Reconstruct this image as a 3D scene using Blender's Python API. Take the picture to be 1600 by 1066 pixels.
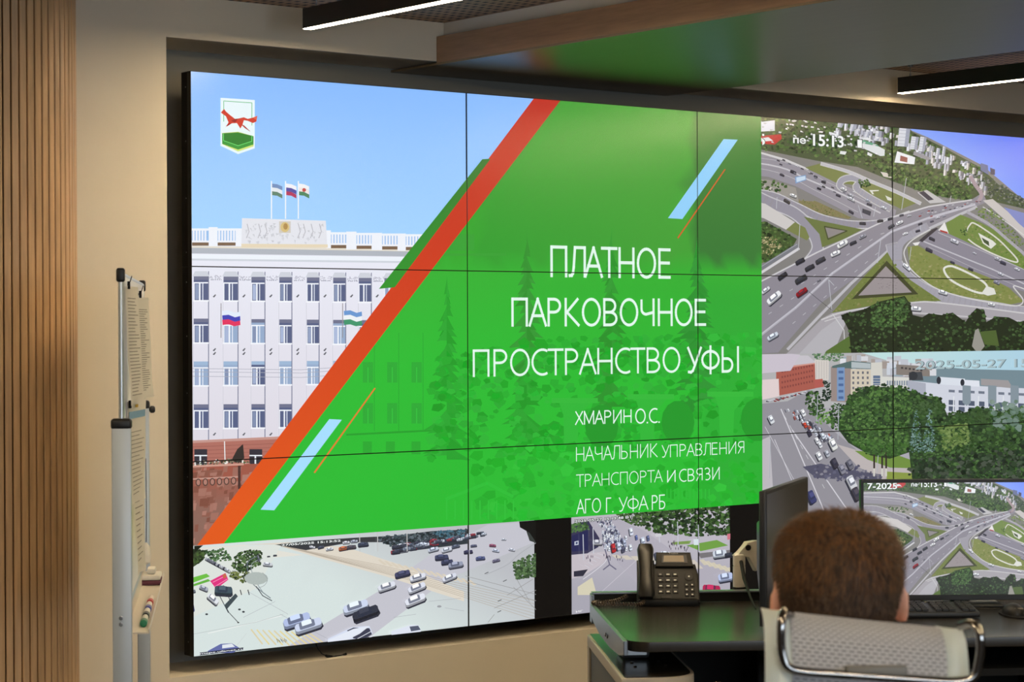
import bpy, bmesh, math, random
import numpy as np
from mathutils import Vector, Matrix
from mathutils.geometry import tessellate_polygon

for _o in list(bpy.data.objects):
    bpy.data.objects.remove(_o)
SC = bpy.context.scene
COL = SC.collection
R = math.radians
PI = math.pi

# ------------------------------------------------------------------ camera, world, exposure
CAM_LOC = Vector((-3.8775, -6.6775, 1.6))
CAM_ROT = (1.56492, 0.004358, -0.67202)
FPX = 3411.4
cd = bpy.data.cameras.new('camera')
cam = bpy.data.objects.new('camera', cd)
COL.objects.link(cam)
cam.location = CAM_LOC
cam.rotation_euler = CAM_ROT
cd.sensor_width = 36.0
cd.lens = FPX / 1600 * 36
cd.clip_start = 0.05
cd.dof.use_dof = True
cd.dof.focus_distance = 8.6
cd.dof.aperture_fstop = 12.0
SC.camera = cam

world = bpy.data.worlds.new('daylight')
SC.world = world
world.use_nodes = True
world.node_tree.nodes['Background'].inputs[0].default_value = (0.78, 0.90, 1.0, 1)
world.node_tree.nodes['Background'].inputs[1].default_value = 7.5      # overcast daylight outside the windows

SC.view_settings.view_transform = 'Standard'
SC.view_settings.look = 'None'
SC.view_settings.exposure = 0.0
SC.view_settings.gamma = 1.0
SC.view_settings.use_curve_mapping = False
SC.cycles.use_denoising = True
SC.cycles.max_bounces = 8
SC.cycles.sample_clamp_indirect = 8.0

LAMP_POWER = 136.0            # radiance of the pendant diffusers
LAMP_COLOUR = (1.0, 0.775, 0.48)

# ------------------------------------------------------------------ helpers
CAM_M = cam.rotation_euler.to_matrix()


def ray(px, py):
    return CAM_M @ Vector(((px - 800) / FPX, (533 - py) / FPX, -1.0))


def at_y(px, py, Y):
    d = ray(px, py)
    return CAM_LOC + d * ((Y - CAM_LOC.y) / d.y)


def at_z(px, py, Z):
    d = ray(px, py)
    return CAM_LOC + d * ((Z - CAM_LOC.z) / d.z)


def at_d(px, py, D):
    return CAM_LOC + ray(px, py) * D


def lin(c):
    def f(v):
        v = v / 255.0
        return v / 12.92 if v <= 0.04045 else ((v + 0.055) / 1.055) ** 2.4
    return tuple(f(v) for v in c)


def mat(name, rgb, rough=0.5, metal=0.0, spec=0.5, noise=0.0, nscale=20.0, bump=0.0, coat=0.0, stretch=None):
    m = bpy.data.materials.new(name)
    m.use_nodes = True
    nt = m.node_tree
    b = nt.nodes['Principled BSDF']
    c = lin(rgb) + (1,)
    b.inputs['Base Color'].default_value = c
    b.inputs['Roughness'].default_value = rough
    b.inputs['Metallic'].default_value = metal
    b.inputs['Specular IOR Level'].default_value = spec
    b.inputs['Coat Weight'].default_value = coat
    if noise or bump:
        tc = nt.nodes.new('ShaderNodeTexCoord')
        mp = nt.nodes.new('ShaderNodeMapping')
        if stretch:
            mp.inputs['Scale'].default_value = stretch
        n = nt.nodes.new('ShaderNodeTexNoise')
        n.inputs['Scale'].default_value = nscale
        n.inputs['Detail'].default_value = 5
        nt.links.new(tc.outputs['Object'], mp.inputs['Vector'])
        nt.links.new(mp.outputs['Vector'], n.inputs['Vector'])
        if noise:
            mr = nt.nodes.new('ShaderNodeMapRange')
            mr.inputs['From Min'].default_value = 0.25
            mr.inputs['From Max'].default_value = 0.75
            mr.inputs['To Min'].default_value = 1 - noise
            mr.inputs['To Max'].default_value = 1 + noise
            nt.links.new(n.outputs['Fac'], mr.inputs['Value'])
            mx = nt.nodes.new('ShaderNodeMix')
            mx.data_type = 'RGBA'
            mx.blend_type = 'MULTIPLY'
            mx.inputs[0].default_value = 1
            mx.inputs[6].default_value = c
            nt.links.new(mr.outputs['Result'], mx.inputs[7])
            nt.links.new(mx.outputs[2], b.inputs['Base Color'])
        if bump:
            bp = nt.nodes.new('ShaderNodeBump')
            bp.inputs['Strength'].default_value = bump
            bp.inputs['Distance'].default_value = 0.002
            nt.links.new(n.outputs['Fac'], bp.inputs['Height'])
            nt.links.new(bp.outputs['Normal'], b.inputs['Normal'])
    return m


def emit(name, rgb, strength, sampling='AUTO'):
    m = bpy.data.materials.new(name)
    m.use_nodes = True
    nt = m.node_tree
    nt.nodes.clear()
    e = nt.nodes.new('ShaderNodeEmission')
    e.inputs[0].default_value = tuple(rgb) + (1,)
    e.inputs[1].default_value = strength
    o = nt.nodes.new('ShaderNodeOutputMaterial')
    nt.links.new(e.outputs[0], o.inputs[0])
    m.cycles.emission_sampling = sampling
    return m


def link(name, me, m, parent=None, smooth=False, auto=None):
    if m is not None:
        me.materials.append(m)
    o = bpy.data.objects.new(name, me)
    COL.objects.link(o)
    if parent is not None:
        o.parent = parent
    if smooth:
        me.polygons.foreach_set('use_smooth', [True] * len(me.polygons))
        if auto:
            me.set_sharp_from_angle(angle=R(auto))
    return o


def obj(name, bm, m, parent=None, smooth=False, auto=35):
    me = bpy.data.meshes.new(name)
    bmesh.ops.recalc_face_normals(bm, faces=bm.faces)
    bm.to_mesh(me)
    bm.free()
    return link(name, me, m, parent, smooth, auto)


def tag(o, label=None, cat=None, group=None, kind=None):
    if label:
        o['label'] = label
    if cat:
        o['category'] = cat
    if group:
        o['group'] = group
    if kind:
        o['kind'] = kind
    return o


def thing(name, label, cat, loc=(0, 0, 0), rotz=0.0, group=None):
    o = bpy.data.objects.new(name, None)
    o.empty_display_size = 0.05
    COL.objects.link(o)
    o.location = loc
    o.rotation_euler = (0, 0, rotz)
    return tag(o, label, cat, group)


def NB():
    return bmesh.new()


def bx(bm, x0, x1, y0, y1, z0, z1, bev=0.0, seg=2, M=None):
    t = bmesh.new()
    vs = [t.verts.new((x, y, z)) for x in (x0, x1) for y in (y0, y1) for z in (z0, z1)]
    for f in ((0, 1, 3, 2), (4, 6, 7, 5), (0, 4, 5, 1), (2, 3, 7, 6), (0, 2, 6, 4), (1, 5, 7, 3)):
        t.faces.new([vs[i] for i in f])
    if bev:
        bmesh.ops.bevel(t, geom=t.edges[:], offset=bev, segments=seg, affect='EDGES', profile=0.5)
    merge(bm, t, M)


def merge(bm, t, M=None):
    if M is not None:
        bmesh.ops.transform(t, matrix=M, verts=t.verts)
    me = bpy.data.meshes.new('tmp')
    t.to_mesh(me)
    t.free()
    bm.from_mesh(me)
    bpy.data.meshes.remove(me)


def frame_for(d):
    d = d.normalized()
    a = Vector((0, 0, 1)) if abs(d.z) < 0.9 else Vector((1, 0, 0))
    x = a.cross(d).normalized()
    return x, d.cross(x).normalized()


def tube(bm, pts, r, n=10, closed=False):
    pts = [Vector(p) for p in pts]
    N = len(pts)
    rs = r if isinstance(r, (list, tuple)) else [r] * N
    rings = []
    px = None
    for i, p in enumerate(pts):
        if closed:
            d = pts[(i + 1) % N] - pts[i - 1]
        else:
            d = pts[min(i + 1, N - 1)] - pts[max(i - 1, 0)]
        d.normalize()
        if px is None:
            px, py = frame_for(d)
        else:
            px = (px - d * px.dot(d)).normalized()
            py = d.cross(px)
        rings.append([bm.verts.new(p + (px * math.cos(2 * PI * k / n) + py * math.sin(2 * PI * k / n)) * rs[i]) for k in range(n)])
    for i in range(N if closed else N - 1):
        a, b = rings[i], rings[(i + 1) % N]
        for k in range(n):
            bm.faces.new((a[k], a[(k + 1) % n], b[(k + 1) % n], b[k]))
    if not closed:
        bm.faces.new(rings[0][::-1])
        bm.faces.new(rings[-1])


def arc_path(pts, rad, seg=6):
    """polyline with rounded corners"""
    pts = [Vector(p) for p in pts]
    out = [pts[0]]
    for i in range(1, len(pts) - 1):
        a, b, c = pts[i - 1], pts[i], pts[i + 1]
        u = (a - b)
        v = (c - b)
        r = min(rad, u.length * 0.49, v.length * 0.49)
        p0 = b + u.normalized() * r
        p1 = b + v.normalized() * r
        for k in range(seg + 1):
            t = k / seg
            out.append(p0 * (1 - t) ** 2 + b * 2 * t * (1 - t) + p1 * t * t)
    out.append(pts[-1])
    return out


def prism(bm, outline, z0, z1, M=None, bev=0.0, seg=2):
    t = bmesh.new()
    lo = [t.verts.new((x, y, z0)) for x, y in outline]
    hi = [t.verts.new((x, y, z1)) for x, y in outline]
    n = len(outline)
    t.faces.new(lo[::-1])
    t.faces.new(hi)
    for i in range(n):
        t.faces.new((lo[i], lo[(i + 1) % n], hi[(i + 1) % n], hi[i]))
    if bev:
        es = [e for e in t.edges if abs(e.verts[0].co.z - e.verts[1].co.z) < 1e-6]
        bmesh.ops.bevel(t, geom=es, offset=bev, segments=seg, affect='EDGES', profile=0.5)
    merge(bm, t, M)


def lathe(bm, prof, n=20, M=None):
    t = bmesh.new()
    rings = []
    for r, z in prof:
        rings.append([t.verts.new((max(r, 1e-5) * math.cos(2 * PI * k / n), max(r, 1e-5) * math.sin(2 * PI * k / n), z)) for k in range(n)])
    for a, b in zip(rings, rings[1:]):
        for k in range(n):
            t.faces.new((a[k], a[(k + 1) % n], b[(k + 1) % n], b[k]))
    t.faces.new(rings[0][::-1])
    t.faces.new(rings[-1])
    merge(bm, t, M)


def rrect(x0, x1, y0, y1, r, seg=5):
    out = []
    for cx, cy, a in ((x1 - r, y1 - r, 0), (x0 + r, y1 - r, 90), (x0 + r, y0 + r, 180), (x1 - r, y0 + r, 270)):
        for k in range(seg + 1):
            t = R(a + 90 * k / seg)
            out.append((cx + r * math.cos(t), cy + r * math.sin(t)))
    return out


# ------------------------------------------------------------------ materials
M_wall = mat('warm_paint', (226, 217, 200), 0.75, noise=0.03, nscale=3)
M_ceilpaint = mat('grey_paint', (205, 203, 196), 0.8)
M_side = mat('taupe_paint', (84, 76, 68), 0.8)
M_floor = mat('grey_carpet', (42, 40, 38), 0.95, noise=0.2, nscale=200)
M_slat = mat('slat_wood', (204, 166, 122), 0.45, noise=0.22, nscale=9, stretch=(6, 6, 0.5))
M_slatcore = mat('slat_backing', (28, 20, 15), 0.9)
M_beamwood = mat('veneer_wood', (150, 118, 90), 0.4, noise=0.16, nscale=14, stretch=(8, 0.6, 8))
M_laminate = mat('satin_laminate', (124, 108, 84), 0.36, spec=0.5, noise=0.05, nscale=5, stretch=(6, 0.5, 6))
M_black = mat('black_plastic', (16, 16, 17), 0.45)
M_matt = mat('matt_black', (7, 7, 7), 0.7, spec=0.3)
M_blackmetal = mat('black_metal', (22, 22, 21), 0.4)
M_alu = mat('aluminium', (196, 202, 206), 0.35, metal=0.75)
M_aluw = mat('silver_lacquer', (188, 196, 204), 0.42, metal=0.3)
M_plate = mat('anodised_plate', (138, 144, 154), 0.35, metal=0.8)
M_chrome = mat('chrome', (150, 147, 146), 0.1, metal=1.0)
M_steel = mat('brushed_steel', (150, 152, 155), 0.3, metal=0.9)
M_paper = mat('paper', (252, 248, 238), 0.8)
M_ink = mat('print_ink', (150, 142, 132), 0.9)
M_bluew = mat('blue_print', (120, 158, 186), 0.8)
M_white = mat('white_plastic', (226, 226, 222), 0.4)


def perforated():
    m = mat('perforated_board', (146, 122, 98), 0.7)
    nt = m.node_tree
    b = nt.nodes['Principled BSDF']
    tc = nt.nodes.new('ShaderNodeTexCoord')
    sp = nt.nodes.new('ShaderNodeSeparateXYZ')
    nt.links.new(tc.outputs['Object'], sp.inputs[0])

    def hole(sock, pitch, wid):
        a = nt.nodes.new('ShaderNodeMath')
        a.operation = 'DIVIDE'
        nt.links.new(sock, a.inputs[0])
        a.inputs[1].default_value = pitch
        f = nt.nodes.new('ShaderNodeMath')
        f.operation = 'FRACT'
        nt.links.new(a.outputs[0], f.inputs[0])
        l = nt.nodes.new('ShaderNodeMath')
        l.operation = 'LESS_THAN'
        nt.links.new(f.outputs[0], l.inputs[0])
        l.inputs[1].default_value = wid
        return l.outputs[0]
    hx = hole(sp.outputs[0], 0.034, 0.5)
    hy = hole(sp.outputs[1], 0.055, 0.45)
    mu = nt.nodes.new('ShaderNodeMath')
    mu.operation = 'MULTIPLY'
    nt.links.new(hx, mu.inputs[0])
    nt.links.new(hy, mu.inputs[1])
    mx = nt.nodes.new('ShaderNodeMix')
    mx.data_type = 'RGBA'
    nt.links.new(mu.outputs[0], mx.inputs[0])
    mx.inputs[6].default_value = lin((160, 128, 98)) + (1,)
    mx.inputs[7].default_value = lin((40, 30, 24)) + (1,)
    nt.links.new(mx.outputs[2], b.inputs['Base Color'])
    return m


M_perf = perforated()

# ------------------------------------------------------------------ room shell
YW = -0.03      # wall face
YB = 0.27       # back of the niche
ZL, ZS = 2.612, 0.394   # lintel underside, niche sill
ZC = 2.76       # ceiling
NX = -0.11      # left edge of the niche
XL, XR, YN = -6.0, 8.5, -10.0


def struct(name, bm, m, parent=None, **k):
    o = obj(name, bm, m, parent, **k)
    if parent is None:
        o['kind'] = 'structure'
    return o


b = NB()
bx(b, XL, NX, YW, 0.6, 0, ZC)
bx(b, NX, XR, YW, 0.6, ZL, ZC)
bx(b, NX, XR, YW, 0.6, 0, ZS)
struct('wall_front', b, M_wall)
b = NB()
bx(b, NX, XR, YB, 0.6, ZS, ZL)
struct('wall_niche', b, mat('niche_grey', (138, 136, 130), 0.8))  # niche back in a darker grey than the wall face
b = NB(); bx(b, XL, XR, YN, 0.6, -0.1, 0); struct('floor', b, M_floor)
b = NB(); bx(b, XL, XR, YN, 0.6, ZC, ZC + 0.1); struct('ceiling', b, M_perf)
b = NB(); bx(b, XL - 0.1, XL, YN, 0.6, 0, ZC); struct('wall_left', b, M_side)
b = NB(); bx(b, XR, XR + 0.1, YN, 0.6, 0, ZC); struct('wall_right', b, M_side)
WINS = ((-5.3, -3.0), (-2.4, -0.1))
b = NB()
bx(b, XL, XR, YN - 0.2, YN, 0, 0.9)
bx(b, XL, XR, YN - 0.2, YN, 2.4, ZC)
for x0, x1 in ((XL, WINS[0][0]), (WINS[0][1], WINS[1][0]), (WINS[1][1], XR)):
    bx(b, x0, x1, YN - 0.2, YN, 0.9, 2.4)
struct('wall_back', b, M_side)
for i, (x0, x1) in enumerate(WINS):
    b = NB()
    for q in ((x0, x1, 0.9, 0.96), (x0, x1, 2.34, 2.4), (x0, x0 + 0.06, 0.96, 2.34), (x1 - 0.06, x1, 0.96, 2.34), ((x0 + x1) / 2 - 0.04, (x0 + x1) / 2 + 0.04, 0.96, 2.34)):
        bx(b, q[0], q[1], YN - 0.13, YN - 0.07, q[2], q[3])
    struct('window_%d' % (i + 1), b, M_white)
    pl = bpy.data.lights.new('window_portal', 'AREA')
    pl.shape = 'RECTANGLE'
    pl.size, pl.size_y = x1 - x0, 1.5
    pl.cycles.is_portal = True
    po = bpy.data.objects.new('window_portal', pl)
    COL.objects.link(po)
    po.location = ((x0 + x1) / 2, YN - 0.02, 1.65)
    po.rotation_euler = (R(90), 0, 0)

# dropped ceiling beam: painted box above, veneer board on its sides, satin laminate below
b = NB()
bx(b, 1.085, 2.47, -7.0, YW - 0.002, 2.66, ZC - 0.001)
beam = struct('ceiling_beam', b, M_ceilpaint)
b = NB()
bx(b, 1.05, 1.075, -7.0, YW - 0.002, 2.606, 2.705, 0.001)
bx(b, 2.475, 2.50, -7.0, YW - 0.002, 2.606, 2.705, 0.001)
struct('veneer_board', b, M_beamwood, beam)
b = NB()
bx(b, 1.05, 2.50, -7.0, YB - 0.004, 2.597, 2.606, 0.001)
struct('laminate_underside', b, M_laminate, beam)

# slatted rounded column
CXY, CR = Vector((-0.785, -0.16)), 0.235
col = thing('slatted_column', 'brown timber slat clad rounded column at left edge of wall', 'column', (CXY.x, CXY.y, 0))
b = NB()
lathe(b, [(CR - 0.016, 0.0), (CR - 0.016, ZC - 0.001)], 64)
obj('column_core', b, M_slatcore, col, smooth=True)
b = NB()
NS = 58
for k in range(NS):
    a = 2 * PI * k / NS
    bx(b, CR - 0.018, CR, -0.0106, 0.0106, 0.0, ZC - 0.001, 0.002, 1, Matrix.Rotation(a, 4, 'Z'))
obj('slats', b, M_slat, col)


# pendant lamps
def pendant(x, y0, length, label, zb=2.64):
    t = thing('pendant_lamp', label, 'lamp', (x, y0, zb), 0, 'linear pendant lamps under the ceiling')
    w, h = 0.0175, 0.07
    b = NB()
    bx(b, -w, w, -length, 0, 0.0, h, 0.0006, 1)
    obj('housing', b, M_blackmetal, t)
    b = NB()
    bx(b, -w + 0.0008, w - 0.0008, -length + 0.0008, -0.0008, -0.0010, 0.004)
    obj('diffuser', b, M_lamp, t)
    for yy in (-0.06, -length + 0.06):
        b = NB()
        tube(b, [(0, yy, h - 0.002), (0, yy, ZC - zb - 0.003)], 0.0022, 8)
        lathe(b, [(0.004, h), (0.004, h + 0.012)], 10, Matrix.Translation((0, yy, 0)))
        lathe(b, [(0.012, ZC - zb - 0.006), (0.012, ZC - zb - 0.0005)], 14, Matrix.Translation((0, yy, 0)))
        obj('suspension_wire', b, M_steel, t, smooth=True)
    return t


M_lamp = emit('lamp_diffuser', LAMP_COLOUR, LAMP_POWER, 'FRONT_BACK')
pendant(0.285, -0.31, 3.0, 'black linear pendant lamp left of the wooden ceiling beam')
pendant(3.55, -0.13, 3.0, 'black linear pendant lamp right of the wooden ceiling beam')
# the same rows carry on through the room, behind and beside the camera
for x, y0, lab in ((-3.0, -0.6, 'black pendant lamp behind the slatted column'), (-3.0, -4.6, 'black pendant lamp above the camera'), (0.285, -4.1, 'black pendant lamp above the seated person'),
                   (3.55, -4.1, 'black pendant lamp second in the right row'), (6.8, -0.3, 'black pendant lamp beyond the right edge')):
    pendant(x, y0, 3.0, lab)

# ------------------------------------------------------------------ pictures shown on the screens
# A picture is a stack of flat coloured shapes in the plane of the video wall (u right, z up, metres).
PW, PH = 1.2135, 0.6843
ZB = 0.4525
rnd = random.Random(7)


def wall_uz(px, py):
    p = at_y(px, py, 0.0)
    return (p.x, p.z)


def clip_axis(pts, ax, lim, keep_low):
    out = []
    for i in range(len(pts)):
        a, c = pts[i - 1], pts[i]
        ia = (a[0][ax] <= lim) if keep_low else (a[0][ax] >= lim)
        ic = (c[0][ax] <= lim) if keep_low else (c[0][ax] >= lim)
        if ia != ic:
            t = (lim - a[0][ax]) / (c[0][ax] - a[0][ax])
            p = (a[0][0] + (c[0][0] - a[0][0]) * t, a[0][1] + (c[0][1] - a[0][1]) * t)
            k = tuple(a[1][j] + (c[1][j] - a[1][j]) * t for j in range(3))
            out.append((p, k))
        if ic:
            out.append(c)
    return out


def clip_rect(pts, x0, x1, y0, y1):
    """convex polygon [(point, colour)] cut to a rectangle"""
    for ax, lim, low in ((0, x0, False), (0, x1, True), (1, y0, False), (1, y1, True)):
        if not pts:
            break
        pts = clip_axis(pts, ax, lim, low)
    return pts


class Pic:
    def __init__(self, T=None):
        self.items = []          # (tri points, colours, level, big)
        self.T = T or (lambda x, y: (x, y))
        self.lev = 0

    def _add(self, tri, cols, big):
        self.items.append(([wall_uz(*p) for p in tri], cols, self.lev, big))

    def poly(self, pts, col, big=False, sub=60, same=False):
        if not same:
            self.lev += 1
        pts = [self.T(*p) for p in pts]
        v = [Vector((p[0], p[1], 0)) for p in pts]
        for t in tessellate_polygon([v]):
            tri = [pts[i] for i in t]
            if callable(col):
                self._sub(tri, col, sub, big)
            else:
                c = lin(col)
                self._add(tri, (c, c, c), big)

    def _sub(self, tri, col, sub, big):
        L = [math.dist(tri[i], tri[(i + 1) % 3]) for i in range(3)]
        m = max(L)
        if m <= sub:
            self._add(tri, tuple(lin(col(*p)) for p in tri), big)
            return
        i = L.index(m)
        a, b_, c = tri[i], tri[(i + 1) % 3], tri[(i + 2) % 3]
        h = ((a[0] + b_[0]) / 2, (a[1] + b_[1]) / 2)
        self._sub([a, h, c], col, sub, big)
        self._sub([h, b_, c], col, sub, big)

    def rect(self, x0, y0, x1, y1, col, **k):
        self.poly([(x0, y0), (x1, y0), (x1, y1), (x0, y1)], col, **k)

    def line(self, pts, w, col, same=False, closed=False, dash=None):
        if not same:
            self.lev += 1
        if closed:
            pts = list(pts) + [pts[0]]
        for (x0, y0), (x1, y1) in zip(pts, pts[1:]):
            dx, dy = x1 - x0, y1 - y0
            L = math.hypot(dx, dy) or 1
            nx, ny = -dy / L * w / 2, dx / L * w / 2
            ex, ey = dx / L * w * 0.18, dy / L * w * 0.18
            if dash:
                k = 0.0
                while k < L:
                    a, c = k / L, min(1, (k + dash[0]) / L)
                    ax, ay, cx, cy = x0 + dx * a, y0 + dy * a, x0 + dx * c, y0 + dy * c
                    self.poly([(ax + nx, ay + ny), (cx + nx, cy + ny), (cx - nx, cy - ny), (ax - nx, ay - ny)], col, same=True)
                    k += dash[0] + dash[1]
            else:
                self.poly([(x0 + nx - ex, y0 + ny - ey), (x1 + nx + ex, y1 + ny + ey), (x1 - nx + ex, y1 - ny + ey), (x0 - nx - ex, y0 - ny - ey)], col, same=True)

    def path(self, pts, w, col, border=None, bw=6, closed=False, dash=None):
        p = smooth_path(pts, closed)
        if border:
            self.line(p, w + bw * 2, border)
        self.line(p, w, col, dash=dash)

    def ell(self, cx, cy, rx, ry, col, n=14, same=False, rot=0.0, big=False):
        c, s = math.cos(rot), math.sin(rot)
        pts = []
        for k in range(n):
            x, y = rx * math.cos(2 * PI * k / n), ry * math.sin(2 * PI * k / n)
            pts.append((cx + x * c - y * s, cy + x * s + y * c))
        self.poly(pts, col, same=same, big=big)

    def foliage(self, pts, n, size, cols, levels=10):
        """leaf clumps scattered inside an outline"""
        xs, ys = [p[0] for p in pts], [p[1] for p in pts]
        base = self.lev
        k = 0
        n = int(n * 2.4)
        size *= 0.6
        for _ in range(n * 8):
            if k >= n:
                break
            x, y = rnd.uniform(min(xs), max(xs)), rnd.uniform(min(ys), max(ys))
            if not inside(x, y, pts):
                continue
            k += 1
            self.lev = base + 1 + k % levels
            r = size * rnd.uniform(0.5, 1.25)
            a0 = rnd.uniform(0, 6.28)
            q = [(x + r * rnd.uniform(0.6, 1.2) * math.cos(a0 + j * 1.2566), y + r * 0.8 * rnd.uniform(0.6, 1.2) * math.sin(a0 + j * 1.2566)) for j in range(5)]
            self.poly(q, jit(rnd.choice(cols), 10), same=True)
        self.lev = base + levels + 1

    def car(self, x, y, L, ang, col=(225, 228, 232), sq=0.55, shadow=True, tall=1.0):
        a = R(ang)
        dx, dy = math.cos(a), math.sin(a)
        nx, ny = -dy * sq, dx * sq
        W = L * 0.5

        def P(f, s, up=0.0):
            return (x + dx * L * f + nx * W * s, y + dy * L * f + ny * W * s - up * L * tall)
        dark = tuple(int(v * 0.66) for v in col)
        hi = tuple(min(255, int(v * 1.12 + 8)) for v in col)
        if shadow:
            self.poly([P(-.5, .5, -.07), P(-.42, .72, -.1), P(.44, .72, -.1), P(.55, .5, -.06), P(.5, -.3), P(-.5, -.3)], (48, 50, 64))
        self.poly([P(-.5, -.3, .0), P(-.42, -.46, .06), P(.42, -.46, .06), P(.5, -.3, .0), P(.5, .38, -.05), P(.42, .5, -.07), P(-.42, .5, -.07), P(-.5, .38, -.05)], dark)
        self.poly([P(-.5, -.26, .05), P(-.43, -.46, .08), P(.43, -.46, .08), P(.5, -.26, .05), P(.49, .32, .03), P(.42, .44, .02), P(-.42, .44, .02), P(-.49, .32, .03)], col)
        self.poly([P(-.34, -.3, .1), P(-.28, -.38, .12), P(.16, -.38, .12), P(.24, -.3, .1), P(.24, .34, .05), P(.18, .4, .04), P(-.3, .4, .04), P(-.34, .34, .05)], tuple(.45 * v + .55 * k for v, k in zip(col, (46, 52, 72))))
        self.poly([P(-.25, -.26, .15), P(-.2, -.33, .16), P(.06, -.33, .16), P(.12, -.26, .15), P(.12, .24, .12), P(-.25, .24, .12)], hi)

    def text(self, s, bl, tr, col, thin=0.0, same=False):
        """lettering filling the box from its lower-left to its upper-right corner"""
        self.lev += 1
        c = lin(col)
        tris, (w0, h0) = glyphs(s, thin)
        bl, tr = self.T(*bl), self.T(*tr)
        u0, z0 = wall_uz(*bl)
        u1, z1 = wall_uz(*tr)
        for t in tris:
            self.items.append(([(u0 + (u1 - u0) * x, z0 + (z1 - z0) * y) for x, y in t], (c, c, c), self.lev, False))


def glyphs(s, thin):
    cu = bpy.data.curves.new('tmp', 'FONT')
    cu.body = s
    cu.size = 1
    cu.offset = thin
    cu.resolution_u = 3
    o = bpy.data.objects.new('tmp', cu)
    COL.objects.link(o)
    dg = bpy.context.evaluated_depsgraph_get()
    me = bpy.data.meshes.new_from_object(o.evaluated_get(dg))
    me.calc_loop_triangles()
    V = [v.co for v in me.vertices]
    x0, x1 = min(v.x for v in V), max(v.x for v in V)
    y0, y1 = min(v.y for v in V), max(v.y for v in V)
    out = [[((V[i].x - x0) / (x1 - x0), (V[i].y - y0) / (y1 - y0)) for i in t.vertices] for t in me.loop_triangles]
    bpy.data.objects.remove(o)
    bpy.data.curves.remove(cu)
    bpy.data.meshes.remove(me)
    return out, (x1 - x0, y1 - y0)


def inside(x, y, pts):
    c = False
    j = len(pts) - 1
    for i in range(len(pts)):
        xi, yi = pts[i]
        xj, yj = pts[j]
        if (yi > y) != (yj > y) and x < (xj - xi) * (y - yi) / (yj - yi) + xi:
            c = not c
        j = i
    return c


def jit(c, a):
    d = rnd.uniform(-a, a)
    return tuple(max(0, min(255, v + d)) for v in c)


def smooth_path(pts, closed=False, n=6):
    P = [Vector((p[0], p[1])) for p in pts]
    N = len(P)
    out = []
    for i in range(N if closed else N - 1):
        if closed:
            a, b_, c, d = P[i - 1], P[i], P[(i + 1) % N], P[(i + 2) % N]
        else:
            a, b_, c, d = P[max(i - 1, 0)], P[i], P[i + 1], P[min(i + 2, N - 1)]
        for k in range(n):
            t = k / n
            q = 0.5 * ((2 * b_) + (c - a) * t + (2 * a - 5 * b_ + 4 * c - d) * t * t + (3 * b_ - a - 3 * c + d) * t ** 3)
            out.append((q.x, q.y))
    if not closed:
        out.append(tuple(P[-1]))
    else:
        out.append(out[0])
    return out


def mixc(a, c, t):
    t = max(0.0, min(1.0, t))
    return tuple(a[i] + (c[i] - a[i]) * t for i in range(3))


def off(ox, oy, s=4.0):
    return lambda x, y: (ox + x / s, oy + y / s)


# ---- the green title slide (drawn in photograph pixels)
S = Pic()
S.poly([(280, 90), (900, 90), (900, 400), (280, 400)], lambda x, y: mixc((138, 188, 255), (166, 214, 255), (y - 120 - (x - 300) * .05) / 260), big=True)
# town hall
S.poly([(290, 380), (720, 388), (720, 720), (290, 720)], lambda x, y: mixc((232, 234, 246), (222, 218, 228), (y - 400) / 280), big=True)
S.poly([(290, 384), (700, 390), (700, 396), (290, 388)], (226, 220, 208))
S.poly([(290, 387), (700, 394), (700, 402), (290, 396)], (176, 182, 192))
S.poly([(290, 397), (700, 403), (700, 410), (290, 404)], (236, 242, 250))
S.poly([(290, 404), (700, 409), (700, 412), (290, 407)], (206, 212, 222))
for x0, x1, y0, y1 in ((290, 300, 356, 386), (326, 340, 355, 385), (368, 379, 357, 385), (510, 517, 360, 388), (541, 557, 362, 390), (580.5, 597, 364, 391), (621, 634, 365, 392), (660, 672, 366, 393)):
    S.rect(x0, y0, x1, y1, (238, 242, 250))
for x0, x1, y0, y1 in ((300, 326, 357, 384), (340, 368, 357, 384), (517, 541, 363, 388), (557, 580.5, 364, 389), (597, 621, 365, 390), (634, 660, 366, 391)):
    S.rect(x0, y0, x1, y1, (150, 190, 236))
    S.rect(x0, y0, x1, y0 + 3.5, (236, 242, 250))
    S.rect(x0, y1 - 8, x1, y1 - 5, (236, 240, 248), same=True)
    S.rect(x0, y1 - 5, x1, y1, (120, 96, 76))
    k = x0 + 1
    S.lev += 1
    while k < x1 - 2:
        S.rect(k, y0 + 3, k + 3, y1 - 7, (236, 240, 250), same=True)
        k += 4.6
S.poly([(378, 341), (509, 345), (511, 384), (377, 384)], (226, 228, 236))
for k in range(70):
    x, y = rnd.uniform(381, 505), rnd.uniform(348, 381)
    S.poly([(x, y), (x + rnd.uniform(2, 6), y + rnd.uniform(-2, 2)), (x + rnd.uniform(1, 5), y + rnd.uniform(2, 7))], jit((204, 206, 214), 8), same=k > 0)
for x0 in (386, 404, 414, 466, 474, 486, 499):
    S.line([(x0, 350), (x0 + 3, 362), (x0 - 1, 372)], 1.3, (184, 184, 194))
S.rect(436, 346, 454, 364, (206, 200, 192))
S.ell(445, 355, 7, 8, (214, 190, 128))
S.ell(446, 354, 3.5, 5, (176, 140, 82))
S.poly([(377, 381), (512, 382), (512, 387), (377, 387)], (228, 214, 186))
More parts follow.
